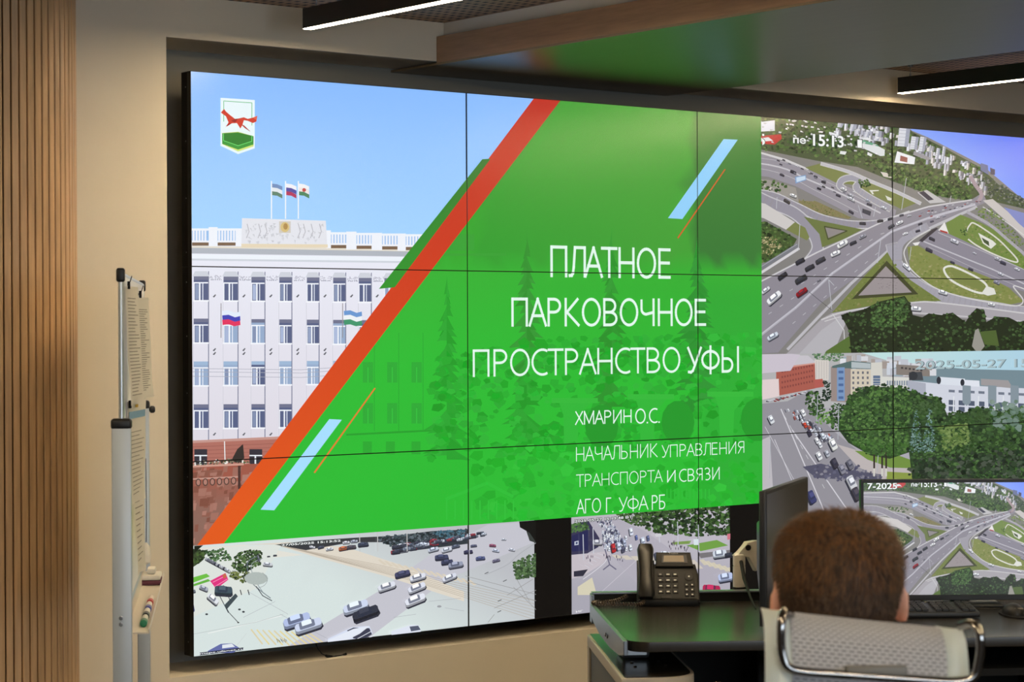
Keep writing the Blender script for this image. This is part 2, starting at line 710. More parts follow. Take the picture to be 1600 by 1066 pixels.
for x, c3 in ((424, ((112, 142, 190), (226, 232, 238), (92, 130, 110))), (446, ((240, 240, 246), (80, 76, 160), (178, 52, 92))), (466, ((238, 240, 244), (236, 228, 226), (70, 130, 92)))):
    S.rect(x - .8, 283, x + .9, 342, (240, 244, 250))
    for i, cc in enumerate(c3):
        S.poly([(x + 1, 287 + i * 6), (x + 9, 288 + i * 6), (x + 17, 291.5 + i * 6.4), (x + 17, 297.5 + i * 6.4), (x + 9, 294 + i * 6), (x + 1, 293 + i * 6)], cc)
S.ell(475, 297, 3, 3, (190, 70, 70))
# facade: windows in rows between pilasters
cols = [(302.5, 325), (349, 371), (392.5, 413), (436, 455), (479, 497.5), (520, 539), (560, 579), (600, 618), (640, 657)]
for ci, (x0, x1) in enumerate(cols):
    dy = ci * 0.4
    S.rect(x1, 424 + dy, x1 + 1.4, 690 - ci * 1.5, (118, 122, 148))
    S.rect(x0 - 1.2, 470, x0 - .3, 690, (206, 206, 216), same=True)
    for k in range(26):
        x = rnd.uniform(x1 + 2, x1 + 20)
        y = rnd.uniform(430, 437) + dy
        S.rect(x, y, x + 1.6, y + 1.4, (186, 186, 200), same=True)
    for k in range(5):
        S.rect(x1 + 4 + k * 3.2, 436.5 + dy, x1 + 5.6 + k * 3.2, 438 + dy, (150, 152, 170), same=True)
    S.poly([(x0 - 2, 432 + dy), (x0 + 2, 424 + dy), (x1 - 2, 424 + dy), (x1 + 2, 432 + dy)], (206, 210, 220))
    for r, (ya, yb) in enumerate(((432, 470), (498, 536), (565, 603), (632, 670))):
        ya += dy - (ci * .6 if r > 1 else 0)
        yb += dy - (ci * .9 if r > 1 else 0)
        dark = (88, 98, 134) if (r in (0, 3) and ci < 6) or rnd.random() < .4 else (150, 172, 204)
        S.rect(x0, ya, x1, yb, dark)
        w = x1 - x0
        S.rect(x0, ya, x1, ya + 5.5, (112, 116, 142) if r != 2 else (158, 184, 214))
        S.rect(x0, ya + 9, x1, ya + 11, (240, 244, 252))
        S.rect(x0 + w * .36, ya + 9, x0 + w * .47, yb, (240, 244, 252), same=True)
        S.rect(x0 + w * .60, ya + 11, x0 + w * .66, yb, (232, 238, 250), same=True)
        S.rect(x0, ya + 9, x0 + w * .06, yb, (240, 244, 252), same=True)
        S.rect(x0 - 1, yb - 1, x1 + 1, yb + 1.4, (244, 246, 252), same=True)
        if rnd.random() < .7:
            S.rect(x0 + w * .1, ya + 12, x0 + w * .34, yb - 2, jit((150, 164, 196), 24))
    for y in (461, 545, 551, 677):
        S.poly([(x1 + 7, y + 3), (x1 + 11, y - 1), (x1 + 12.5, y), (x1 + 9.5, y + 4)], (96, 98, 106))
for y in (576, 581, 588):
    S.line([(296, y), (470, y + 2), (560, y - 4)], .8, (170, 172, 186))
# flags on the facade
for x, y, cc in ((346.5, 486, ((226, 236, 250), (66, 70, 180), (226, 52, 96))), (536.5, 486, ((106, 152, 210), (238, 242, 246), (66, 150, 110)))):
    S.rect(x - 2.5, y - 12, x - 1.2, y + 42, (150, 146, 150))
    for i, c_ in enumerate(cc):
        S.poly([(x, y + i * 7), (x + 10, y - 1 + i * 7), (x + 20, y + 3 + i * 7), (x + 28, y + 1 + i * 7), (x + 28.5, y + 8 + i * 7), (x + 19, y + 10 + i * 7), (x + 10, y + 7 + i * 7), (x + .5, y + 8 + i * 7)], c_)
# red stone ground floor and wall
S.poly([(290, 692), (460, 684), (460, 735), (290, 735)], (176, 112, 100))
for k in range(5):
    S.line([(290, 699 + k * 6), (460, 692 + k * 6)], .8, (150, 90, 82), same=k > 0)
S.poly([(290, 689), (460, 681), (460, 685), (290, 693)], (196, 150, 140))
for x in (303, 389):
    S.rect(x, 702, x + 20, 727, (52, 50, 60))
    S.rect(x + 8, 712, x + 10.5, 727, (226, 232, 238))
    S.rect(x, 711, x + 20, 713, (226, 232, 238), same=True)
S.poly([(360, 721), (370, 702), (379, 694), (381, 716), (372, 724)], (54, 46, 44))
S.line([(350, 690), (351, 724)], 1.6, (232, 230, 230))
S.foliage([(300, 722), (340, 718), (372, 716), (390, 722), (390, 727), (300, 730)], 40, 3.2, [(90, 104, 70), (236, 232, 226), (140, 130, 110), (56, 60, 52)], 4)
S.poly([(290, 729), (420, 724), (420, 900), (290, 900)], lambda x, y: mixc((160, 88, 72), (140, 104, 92), (y - 740) / 60), sub=30)
for k in range(150):
    x, y = rnd.uniform(292, 400), rnd.uniform(728, 890)
    w, h = rnd.uniform(4, 16), rnd.uniform(4, 14)
    S.poly([(x, y), (x + w, y - 1), (x + w * .8, y + h), (x - 1, y + h)], jit((150, 100, 86), 24), same=k % 5 > 0)
S.poly([(290, 748), (372, 744), (372, 746.5), (290, 750.5)], (196, 150, 136))
for k in range(6):
    S.ell(309 + k * 11, 754 - k * .5, 4.4, 6, (82, 62, 56))
    S.ell(309 + k * 11, 754 - k * .5, 2.8, 4.4, (176, 126, 112))
S.poly([(290, 728), (380, 724), (380, 727), (290, 731)], (206, 156, 140))
S.rect(371, 728, 375, 764, (74, 50, 46))
# green overlay
GX = 1188.6


def green(x, y):
    c = mixc((64, 158, 50), (44, 186, 52), (y - 150 - (x - 700) * .12) / 420)
    if y < 427:
        c = mixc((72, 170, 52), (60, 160, 50), (y - 160) / 250)
        if x > 1086:
            c = mixc((62, 130, 54), (54, 118, 52), (y - 200) / 230)
        elif x < 730:
            c = (48, 166, 44)
        else:
            c = mixc((46, 158, 46), (66, 160, 54), (x - 760) / 260)
    elif y > 430 and x > 1087:
        c = mixc(c, (44, 160, 54), .5)
    return c


for xa, xb in ((290, 729.5), (729.5, 1087), (1087, 1195)):
    for ya, yb in ((140, 427), (427, 870)):
        for t in ([(875, 150), (1195, 150), (1195, 795)], [(875, 150), (1195, 795), (340, 853.5)]):
            q = clip_rect([(p, (0, 0, 0)) for p in t], xa, xb, ya, yb)
            if len(q) > 2:
                S.poly([p[0] for p in q], green, big=True, sub=50, same=True)


def spruce(x, top, bot, w, col, n):
    base = S.lev
    for k in range(n):
        t = (k + rnd.random()) / n
        y = top + (bot - top) * t
        hw = w * (0.06 + 0.94 * t ** 0.85) * rnd.uniform(0.55, 1.1)
        h = (bot - top) / n * 2.4 + 5
        S.lev = base + 1 + k % 4
        s_ = rnd.choice((-1, 1))
        S.poly([(x, y - h), (x + s_ * hw * .5, y - h * .2), (x + s_ * hw, y + h * .5), (x + s_ * hw * .6, y + h * .4), (x, y + h * .4)], jit(col, 6), same=True)
    S.lev = base + 5


# faint town hall, spruces and arches showing through the green
for ci, x in enumerate((566, 604, 642)):
    for y in (566, 630):
        S.rect(x, y, x + 16, y + 32, (44, 168, 54))
        S.rect(x + 7, y + 8, x + 9, y + 32, (50, 188, 62))
    S.rect(x + 17.5, 520, x + 18.6, 674, (40, 164, 50))
for x in (566, 602, 642):
    S.rect(x, 690, x + 14, 710, (42, 166, 50))
S.poly([(540, 678), (680, 671), (680, 674), (540, 681)], (38, 158, 46))
S.rect(690, 366, 740, 392, (52, 160, 52))
S.rect(660, 396, 790, 400, (54, 160, 52), same=True)
spruce(697, 440, 716, 40, (38, 160, 46), 60)
spruce(822, 372, 600, 34, (50, 148, 50), 46)
spruce(822, 560, 700, 52, (40, 158, 46), 30)
spruce(955, 372, 640, 46, (46, 150, 48), 54)
spruce(1088, 382, 640, 50, (44, 146, 50), 56)
S.foliage([(670, 560), (860, 530), (1190, 520), (1190, 690), (670, 720)], 260, 16, [(39, 168, 47), (41, 173, 49), (38, 163, 46)], 4)
for x in (887, 1006, 1130):
    y = 622 if x < 900 else 616 if x < 1100 else 612
    S.rect(x - 26, y, x + 46, y + 8, (54, 184, 60))
    S.poly([(x - 14, y + 8), (x + 34, y + 8), (x + 16, y + 30), (x + 14, y + 82), (x - 6, y + 84), (x - 8, y + 26)], (50, 182, 58))
    S.ell(x + 52, y + 44, 26, 34, (36, 152, 44))
S.foliage([(740, 700), (1185, 690), (1185, 790), (740, 826)], 110, 18, [(40, 178, 48), (39, 173, 47), (42, 183, 50)], 3)
S.line([(696, 780), (760, 755), (800, 776)], 5, (48, 190, 58))
for k in range(9):
    S.rect(696 + k * 13, 782, 698 + k * 13, 812, (50, 190, 60), same=k > 0)
for k in range(12):
    S.rect(1040 + k * 6, 764, 1042 + k * 6, 780, (48, 186, 58), same=k > 0)
# stripes
S.poly([(752.5, 249), (777, 247.5), (625, 448), (591, 451.5)], lambda x, y: mixc((42, 118, 40), (46, 146, 44), (y - 250) / 170))


def orange(x, y):
    return mixc((190, 38, 26), (226, 90, 28), (y - 160) / 640)


S.poly([(836, 150), (880, 150), (345, 854), (298, 864)], orange, big=True, sub=50)
S.poly([(752.5, 249), (777, 247.5), (625, 448), (591, 451.5)], lambda x, y: mixc((42, 118, 40), (46, 146, 44), (y - 250) / 170))
S.poly([(835, 155), (876, 155), (625, 480), (600, 470)], orange, sub=50)
S.poly([(1129.5, 217.5), (1151.5, 218.5), (1065, 342.5), (1042.5, 341)], (146, 208, 250))
S.poly([(513.5, 655), (533, 656), (427.5, 797.5), (406, 796.5)], (166, 222, 255))
S.poly([(1131.2, 264), (1132.6, 265), (1058.6, 373), (1057, 371.5)], (206, 92, 44))
S.poly([(584, 606), (586, 607), (491.2, 739.5), (488.8, 738.5)], (222, 120, 52))
# emblem: shield with a running animal over a green hill
S.poly([(343.5, 153), (397, 156.5), (397, 232), (371, 241), (343.5, 228)], (232, 246, 250))
S.line([(348.5, 158), (392.5, 161), (392.5, 196)], 1, (96, 190, 120))
S.line([(348.5, 158), (348.5, 190)], 1, (96, 190, 120), same=True)
S.poly([(346, 208), (371, 206), (395, 213), (395, 229), (371, 237), (347, 226)], (206, 226, 120))
S.poly([(346, 208.5), (371, 207), (395, 213), (395, 222), (371, 229), (346, 221)], (34, 126, 42))
S.poly([(346, 221), (371, 229), (395, 222), (395, 226), (371, 234), (346, 225)], (46, 150, 54))
S.line([(348, 209), (348, 220), (371, 228), (392.5, 221), (392.5, 212)], 1, (110, 236, 120))
RED = (206, 58, 42)
S.poly([(344, 176), (349, 170.5), (351.5, 174), (357, 179), (366, 186), (371, 185.5), (380, 183.5), (386, 186), (394, 184), (401, 181), (399.5, 190), (394, 192.5), (386, 189), (380, 188), (377.5, 196), (374.5, 201), (369, 192.5), (360, 193), (353, 197.5), (351, 200), (356, 191.5), (352, 182), (347, 178.5)], RED)
S.poly([(375, 194), (380, 196), (389, 204.5), (390, 206), (381, 200)], (176, 44, 38))
S.poly([(360, 189), (366, 186), (371, 185.5), (366, 192)], (150, 36, 36))
S.poly([(352, 197), (357, 193), (361, 193), (354, 197.5)], (160, 38, 36))
S.poly([(394, 184), (401, 181), (399.5, 188)], (226, 96, 70))

# thin sans lettering drawn as strokes: glyph -> (width, polylines), cap height 1
def arc(cx, cy, rx, ry, a0, a1, n=14):
    return [(cx + rx * math.cos(R(a0 + (a1 - a0) * k / n)), cy + ry * math.sin(R(a0 + (a1 - a0) * k / n))) for k in range(n + 1)]


BOWL_P = [(0, 1), (.22, 1)] + arc(.22, .75, .24, .25, 90, -90, 12)[1:] + [(0, .5)]
BOWL_B = [(0, .5), (.24, .5)] + arc(.24, .25, .27, .25, 90, -90, 12)[1:] + [(0, 0)]
STROKES = {
    'П': (.56, [[(0, 0), (0, 1), (.56, 1), (.56, 0)]]),
    'Л': (.58, [[(0, .01), (.07, .02), (.12, .1), (.15, .3), (.2, 1), (.58, 1), (.58, 0)]]),
    'А': (.64, [[(0, 0), (.32, 1), (.64, 0)], [(.115, .36), (.525, .36)]]),
    'Т': (.56, [[(0, 1), (.56, 1)], [(.28, 1), (.28, 0)]]),
    'Н': (.56, [[(0, 0), (0, 1)], [(.56, 0), (.56, 1)], [(0, .5), (.56, .5)]]),
    'О': (.70, [arc(.35, .5, .35, .51, 0, 360, 28)]),
    'Е': (.42, [[(.42, 1), (0, 1), (0, 0), (.42, 0)], [(0, .52), (.39, .52)]]),
    'Р': (.46, [[(0, 0), (0, 1)], BOWL_P]),
    'К': (.52, [[(0, 0), (0, 1)], [(.48, 1), (.05, .5), (.52, 0)]]),
    'В': (.51, [[(0, 0), (0, 1)], BOWL_P, BOWL_B]),
    'Ч': (.52, [[(0, 1), (0, .66)] + arc(.2, .62, .2, .2, 180, 270, 6)[1:] + [(.52, .5)], [(.52, 1), (.52, 0)]]),
    'С': (.56, [arc(.40, .5, .40, .51, 62, 298, 22)]),
    'У': (.56, [[(0, 1), (.29, .3)], [(.56, 1), (.27, .22), (.2, .06), (.12, 0), (.03, .01)]]),
    'Ф': (.74, [[(.37, 1.05), (.37, -.05)], arc(.37, .5, .37, .36, 0, 360, 26)]),
    'Ы': (.70, [[(0, 1), (0, 0)], [(0, .54), (.2, .54)] + arc(.2, .27, .24, .27, 90, -90, 12)[1:] + [(0, 0)], [(.70, 0), (.70, 1)]]),
    'Ь': (.46, [[(0, 1), (0, 0)], [(0, .54), (.2, .54)] + arc(.2, .27, .25, .27, 90, -90, 12)[1:] + [(0, 0)]]),
    'Х': (.54, [[(0, 0), (.52, 1)], [(.02, 1), (.54, 0)]]),
    'М': (.70, [[(0, 0), (0, 1), (.35, .08), (.70, 1), (.70, 0)]]),
    'И': (.58, [[(0, 1), (0, 0), (.58, 1), (.58, 0)]]),
    'Я': (.48, [[(.48, 0), (.48, 1), (.24, 1)] + arc(.24, .75, .24, .25, 90, 270, 12)[1:] + [(.48, .5)], [(.26, .5), (0, 0)]]),
    'З': (.46, [[(.02, .92)] + arc(.2, .76, .22, .25, 112, -90, 12) + [(.12, .51)], [(.12, .51), (.2, .51)] + arc(.2, .255, .26, .26, 90, -118, 14)]),
    'Б': (.50, [[(.46, 1), (0, 1), (0, 0)], [(0, .54), (.22, .54)] + arc(.22, .27, .27, .27, 90, -90, 12)[1:] + [(0, 0)]]),
    'Г': (.42, [[(0, 0), (0, 1), (.42, 1)]]),
    '.': (.05, [[(0, .0), (.05, .0)]]),
}
SIDE = {'А': .0, 'Т': .02, 'У': .0, 'Х': .02, 'Л': .03, '.': .07, 'О': .07, 'С': .07, 'Ф': .06}


def stroke_text(P, word, bl, tr, col, w):
    adv, x = [], 0.0
    for i, ch in enumerate(word):
        if i:
            x += SIDE.get(word[i - 1], .115) + SIDE.get(ch, .115)
        adv.append(x)
        x += STROKES[ch][0]
    bx0, by0, bx1, by1 = bl[0] + w / 2, bl[1] - w / 2, tr[0] - w / 2, tr[1] + w / 2
    if word.endswith('.'):
        bx1 += w * .3
    slope = (bl[1] - tr[1])
    p0, p1 = wall_uz(bx0, by0), wall_uz(bx1, by1)
    P.lev += 1
    c = lin(col)
    k = (p1[1] - p0[1])
    ww = w * k / max(1.0, (by0 - by1))
    sc = (p1[0] - p0[0]) / x
    base = P.lev
    for a_, ch in zip(adv, word):
        for pl in STROKES[ch][1]:
            q = [(p0[0] + (a_ + px_) * sc, p0[1] + py_ * k) for px_, py_ in pl]
            shut = math.dist(q[0], q[-1]) < 1e-6
            n = len(q)
            for i in range(n - 1):
                (x0, y0), (x1, y1) = q[i], q[i + 1]
                L_ = math.hypot(x1 - x0, y1 - y0) or 1e-9
                dx, dy = (x1 - x0) / L_, (y1 - y0) / L_
                nx, ny = -dy * ww / 2, dx * ww / 2
                e0 = e1 = ww * .5
                if n > 8:
                    e0 = e1 = ww * .12
                if ch == '.':
                    e0 = e1 = ww * .3
                quad = [(x0 + nx - dx * e0, y0 + ny - dy * e0), (x1 + nx + dx * e1, y1 + ny + dy * e1), (x1 - nx + dx * e1, y1 - ny + dy * e1), (x0 - nx - dx * e0, y0 - ny - dy * e0)]
                P.items.append(([quad[0], quad[1], quad[2]], (c, c, c), P.lev, False))
                P.items.append(([quad[0], quad[2], quad[3]], (c, c, c), P.lev, False))


# title lettering
WT = (224, 246, 234)
for s_, bl, tr, th in (
        ('ПЛАТНОЕ', (858.5, 433), (1047, 388.5), 4.4),
        ('ПАРКОВОЧНОЕ', (797.5, 510.5), (1102.5, 467), 4.4),
        ('ПРОСТРАНСТВО', (737, 589.5), (1062.5, 542), 4.4),
        ('УФЫ', (1072, 584), (1154, 541), 4.4),
        ('ХМАРИН', (897, 664.5), (986, 639.5), 2.5),
        ('О.С.', (991, 662.5), (1029.5, 637.5), 2.5),
        ('НАЧАЛЬНИК', (898.5, 721.5), (1026.5, 692.5), 2.0),
        ('УПРАВЛЕНИЯ', (1032.5, 715.5), (1162, 689), 2.0),
        ('ТРАНСПОРТА', (898.5, 762), (1034.5, 733.5), 2.0),
        ('И', (1041, 754), (1054.5, 734.5), 2.0),
        ('СВЯЗИ', (1059.5, 753.5), (1123.5, 729.5), 2.0),
        ('АГО', (899, 803.5), (938, 778), 2.0),
        ('Г.', (945.5, 801.5), (957, 777), 2.0),
        ('УФА', (965.5, 800), (1012, 774), 2.0),
        ('РБ', (1017, 797), (1038.5, 772.5), 2.0)):
    stroke_text(S, s_, bl, tr, WT, th)

# ---- road interchange seen from above (upper right picture, repeated on the desk monitor)
I = Pic(off(1200, 266))
GREY, GREY2, LINE = (146, 142, 152), (158, 155, 164), (196, 194, 200)
GRASS, GRASS2 = (118, 126, 74), (104, 116, 66)
I.poly([(-900, -420), (2300, -420), (2300, 1160), (-900, 1160)], (128, 126, 124), big=True)
I.poly([(780, -420), (2300, -420), (2300, 420), (1600, 190), (1340, -30), (1000, -205), (820, -280)], lambda x, y: mixc((168, 204, 250), (104, 128, 246), ((x - 1400) + (280 - y) * 1.2) / 260), big=True, sub=40)
# wooded slope with the town above it
I.poly([(-900, -420), (800, -420), (900, -240), (1120, -130), (1340, -10), (1440, 90), (1640, 200), (1640, 250), (1340, 180), (1270, 195), (1000, 150), (780, 70), (560, -20), (300, -60), (-100, -140), (-900, -170)], (70, 84, 56))
FOR = [(44, 66, 36), (58, 86, 42), (74, 104, 52), (34, 50, 30), (92, 118, 64)]
I.foliage([(-900, -400), (780, -360), (900, -230), (1340, 0), (1260, 190), (1000, 140), (780, 60), (560, -30), (200, -110), (-900, -190)], 900, 22, FOR, 8)
I.foliage([(1270, 20), (1400, 50), (1640, 210), (1640, 250), (1330, 150)], 120, 14, [(62, 74, 66), (78, 92, 74), (52, 62, 56), (120, 124, 120)], 4)
skyl = [(420, -330), (560, -330), (700, -310), (830, -270), (960, -190), (1080, -130), (1200, -80), (1290, -30), (1360, 30)]
for k in range(130):
    t = rnd.random() * (len(skyl) - 1.01)
    i = int(t)
    x = skyl[i][0] + (skyl[i + 1][0] - skyl[i][0]) * (t - i)
    y = skyl[i][1] + (skyl[i + 1][1] - skyl[i][1]) * (t - i) + rnd.uniform(0, 110)
    w, h = rnd.uniform(12, 34), rnd.uniform(16, 52)
    c = jit(rnd.choice([(226, 228, 236), (196, 196, 206), (168, 170, 186), (214, 210, 208)]), 10)
    I.poly([(x, y), (x + w * .5, y + 2), (x + w * .5 - 3, y + h), (x - 4, y + h)], c)
    I.poly([(x + w * .5, y + 2), (x + w, y + 6), (x + w - 5, y + h - 3), (x + w * .5 - 3, y + h)], tuple(v * .62 for v in c), same=True)
for x0, x1, y0, y1 in ((430, 474, -300, -266), (505, 548, -294, -244), (552, 582, -284, -236), (600, 640, -254, -204), (660, 704, -248, -182), (805, 888, -264, -146), (882, 942, -212, -128), (936, 990, -210, -116), (1040, 1076, -140, -66), (1078, 1110, -150, -50)):
    I.poly([(x0 + 14, y0), (x1, y0 + 6), (x1 - 14, y1), (x0, y1 - 4)], (214, 216, 224))
    I.poly([(x1 - (x1 - x0) * .3, y0 + 4), (x1, y0 + 6), (x1 - 14, y1), (x1 - (x1 - x0) * .3 - 14, y1)], (156, 160, 178))
    for k in range(5):
        yy = y0 + (y1 - y0) * (k + .6) / 5.5
        I.line([(x0 + 8, yy), (x1 - 12, yy + 4)], 2.5, (168, 170, 184), same=k > 0)
for q, c in (([(380, -240), (420, -230), (480, -196), (470, -186), (380, -226)], (226, 228, 232)), ([(590, -190), (680, -160), (690, -148), (588, -168)], (96, 160, 130)), ([(586, -168), (690, -148), (728, -128), (726, -90), (700, -88), (586, -140)], (216, 220, 222)), ([(560, -205), (620, -205), (660, -180), (600, -190)], (222, 224, 228)),
             ([(805, -118), (918, -80), (912, -36), (788, -48)], (232, 234, 238)), ([(826, -92), (870, -78), (868, -48), (822, -58)], (150, 92, 84)), ([(910, -120), (1012, -78), (1000, -60), (905, -96)], (150, 148, 152)), ([(1328, -44), (1372, -30), (1376, 30), (1326, 0)], (104, 112, 150)), ([(1386, -16), (1416, -4), (1416, 30), (1390, 26)], (78, 74, 96)),
             ([(-60, -300), (40, -312), (40, -246), (-60, -240)], (220, 222, 232)), ([(-120, -210), (80, -224), (84, -196), (40, -160), (-120, -170)], (186, 52, 52)), ([(-80, -196), (0, -206), (30, -184), (-80, -176)], (226, 224, 228)), ([(450, -120), (490, -116), (480, -96), (446, -102)], (226, 228, 230)),
             ([(620, -114), (650, -100), (644, -84), (618, -96)], (222, 224, 226)), ([(700, 10), (820, 30), (800, 56), (720, 40)], (206, 200, 192))):
    I.poly(q, c)
for k in range(60):
    x = rnd.uniform(-60, 760)
    y = rnd.uniform(-320, -170) + max(0, x - 300) * .18
    I.poly([(x, y), (x + rnd.uniform(6, 24), y + 3), (x + rnd.uniform(6, 20), y + 12), (x - 2, y + 9)], jit((210, 210, 214), 24), same=k % 4 > 0)
# highway running down to the right, with its median and verge
I.poly([(-900, -150), (-60, -106), (230, -12), (430, 78), (560, 130), (800, 250), (780, 330), (560, 300), (170, 100), (0, 42), (-900, -60)], GREY)
I.poly([(-900, -160), (-60, -118), (110, -70), (250, -10), (250, 0), (100, -58), (-60, -106), (-900, -150)], (206, 204, 206))
I.poly([(230, -16), (330, -44), (480, 10), (600, 60), (780, 130), (940, 200), (830, 244), (640, 150), (560, 96), (420, 78)], GRASS)
I.path([(-700, -110), (0, -34), (250, 60), (480, 160), (700, 268)], 9, LINE)
I.path([(-700, -90), (0, 0), (300, 130), (560, 262)], 2.5, LINE)
I.path([(-700, -130), (60, -60), (340, 60), (640, 210)], 2, LINE)
I.path([(470, 118), (446, 96), (462, 62), (520, 48), (580, 70), (548, 110), (640, 176), (760, 240)], 34, GREY2, (198, 196, 194), 5)
I.path([(330, -40), (500, 10), (640, 70), (800, 136), (950, 208)], 16, (186, 184, 190), (206, 204, 204), 3)
I.foliage([(560, 60), (620, 56), (640, 100), (580, 110)], 24, 14, FOR, 3)
I.poly([(630, 125), (690, 124), (690, 130), (650, 134), (660, 150), (650, 152)], (214, 214, 206))
I.poly([(730, 158), (770, 176), (768, 192), (745, 188)], (214, 214, 206))
I.foliage([(640, -60), (1250, 130), (1260, 190), (1000, 150), (780, 62)], 160, 20, FOR, 5)
I.poly([(930, 140), (990, 124), (1110, 200), (1010, 208)], (188, 186, 188))
I.poly([(940, 140), (970, 130), (1034, 184), (1000, 190)], (60, 58, 72))
I.poly([(170, 190), (300, 195), (520, 296), (500, 306), (330, 276), (240, 236)], (128, 120, 84))
I.foliage([(180, 180), (300, 195), (520, 300), (330, 276)], 50, 9, [(96, 104, 58), (120, 124, 76), (140, 130, 92)], 3)
# roads on the left
I.poly([(-900, 30), (0, 60), (170, 110), (190, 200), (60, 150), (-900, 100)], (150, 146, 140))
I.foliage([(-900, 40), (20, 60), (120, 96), (100, 140), (-900, 110)], 120, 20, FOR + [(190, 186, 176)], 4)
I.path([(-800, 170), (-400, 130), (-20, 150), (170, 226), (330, 300), (520, 340), (720, 330), (880, 280)], 40, GREY, (196, 194, 198), 6)
I.path([(-700, 60), (-300, 70), (0, 200), (150, 262), (240, 340), (300, 440), (295, 520), (200, 630), (60, 760)], 62, GREY, (190, 188, 192), 7)
I.poly([(-700, 320), (-300, 150), (-20, 210), (165, 325), (110, 372), (-30, 300), (-300, 240), (-600, 420)], (202, 198, 196))
I.poly([(110, 372), (165, 325), (230, 360), (256, 420), (240, 440)], GRASS)
I.poly([(-700, 420), (-20, 320), (178, 430), (150, 480), (0, 570), (-700, 700)], (64, 84, 44))
I.foliage([(-700, 430), (-20, 320), (178, 430), (150, 480), (0, 570), (-700, 700)], 320, 20, FOR, 5)
I.foliage([(-200, 420), (40, 410), (90, 470), (10, 530), (-200, 560)], 90, 12, [(190, 180, 140), (160, 150, 110), (120, 120, 80)], 4)
I.line([(-60, 620), (180, 470)], 26, (120, 122, 130))
I.line([(-60, 612), (180, 462)], 3, (176, 178, 184))
I.line([(-60, 650), (190, 490)], 16, (208, 206, 210))
I.poly([(220, 290), (330, 318), (585, 370), (470, 432), (335, 482), (318, 400)], GRASS2)
I.line([(350, 352), (490, 380), (372, 432)], 8, (70, 76, 46), closed=True)
I.poly([(355, 358), (480, 380), (374, 424)], (140, 134, 134))
# the bridge
I.poly([(-300, 1000), (-60, 705), (60, 640), (300, 520), (480, 430), (770, 300), (1000, 232), (1260, 190), (1340, 140), (1366, 200), (1200, 265), (1000, 372), (770, 500), (330, 830), (60, 1140), (-300, 1160)], (140, 136, 146))
I.line([(-60, 1040), (170, 860), (400, 645), (770, 384), (1000, 300), (1290, 214)], 15, (190, 188, 198))
I.line([(-60, 1044), (172, 864), (402, 650), (772, 390), (1000, 306)], 3, (160, 158, 168))
I.line([(-60, 702), (300, 516), (770, 296), (1000, 228), (1270, 186)], 9, (202, 200, 204))
I.line([(120, 1120), (330, 900), (520, 705), (770, 484), (1010, 362), (1300, 230)], 17, (186, 184, 190))
for a_, c_ in (((0, 900), (700, 440)), ((150, 960), (740, 470)), ((60, 800), (700, 400)), ((700, 400), (1200, 240))):
    I.line([a_, c_], 4, (184, 182, 190), dash=(24, 60))
# ramp to the right and the road underneath
I.poly([(930, 455), (1050, 366), (1200, 420), (1340, 490), (1640, 640), (1640, 770), (1500, 730), (1380, 672), (1100, 560)], (138, 134, 146))
I.poly([(940, 440), (1020, 372), (1050, 360), (1060, 366), (960, 450)], (60, 56, 64))
I.line([(970, 446), (1200, 540), (1400, 620), (1640, 730)], 8, (190, 188, 196))
I.line([(1060, 390), (1300, 490), (1640, 640)], 4, (186, 184, 190))
I.line([(1000, 480), (1300, 620), (1640, 760)], 2.5, (186, 184, 190))
I.poly([(1110, 330), (1200, 278), (1330, 330), (1500, 420), (1610, 560), (1640, 640), (1340, 496), (1120, 395)], (112, 134, 68))
I.foliage([(1200, 300), (1330, 330), (1600, 560), (1600, 610), (1250, 420)], 60, 12, [(92, 118, 56), (126, 142, 78), (140, 140, 92)], 3)
I.path([(1236, 385), (1256, 345), (1290, 334), (1420, 420), (1500, 496), (1556, 562), (1530, 572), (1400, 522), (1300, 470), (1248, 432)], 9, (214, 212, 202))
I.poly([(1310, 392), (1400, 440), (1424, 462), (1390, 492), (1340, 458)], (222, 222, 214))
I.poly([(1330, 420), (1376, 446), (1380, 476), (1346, 452)], (70, 84, 56))
I.foliage([(1200, 370), (1240, 365), (1240, 410), (1205, 405)], 12, 10, FOR, 3)
I.poly([(1060, 376), (1100, 325), (1126, 396)], (228, 226, 224))
I.poly([(1070, 372), (1118, 386), (1120, 398), (1074, 384)], (168, 60, 56))
I.poly([(900, 456), (946, 448), (926, 482)], (228, 226, 226))
I.poly([(868, 480), (930, 470), (1100, 560), (1380, 672), (1500, 734), (1596, 822), (1500, 842), (1200, 802), (1000, 722), (884, 610)], (128, 136, 76))
I.foliage([(880, 490), (1100, 560), (1380, 680), (1580, 810), (1200, 800), (1000, 720), (890, 610)], 150, 16, [(120, 132, 68), (138, 142, 84), (112, 126, 66), (150, 148, 100)], 4)
I.path([(1096, 618), (1130, 600), (1180, 612), (1300, 670), (1362, 720), (1352, 766), (1290, 760), (1180, 712), (1120, 668)], 13, (218, 218, 208), closed=True)
I.poly([(1362, 724), (1410, 740), (1422, 775), (1370, 785), (1330, 770)], (220, 220, 212))
I.poly([(1130, 625), (1180, 628), (1300, 685), (1350, 730), (1340, 756), (1180, 700)], (122, 132, 74))
I.path([(770, 470), (800, 580), (880, 680), (1020, 768), (1210, 826), (1420, 862), (1640, 890), (2200, 900)], 66, GREY2, (184, 182, 186), 5)
I.path([(990, 350), (880, 410), (820, 470), (812, 560)], 44, GREY2)
I.path([(1010, 372), (900, 436), (854, 490), (850, 540), (896, 626), (1030, 730), (1200, 790), (1400, 830), (1550, 848), (1590, 810), (1530, 724), (1640, 760)], 7, (206, 204, 204))
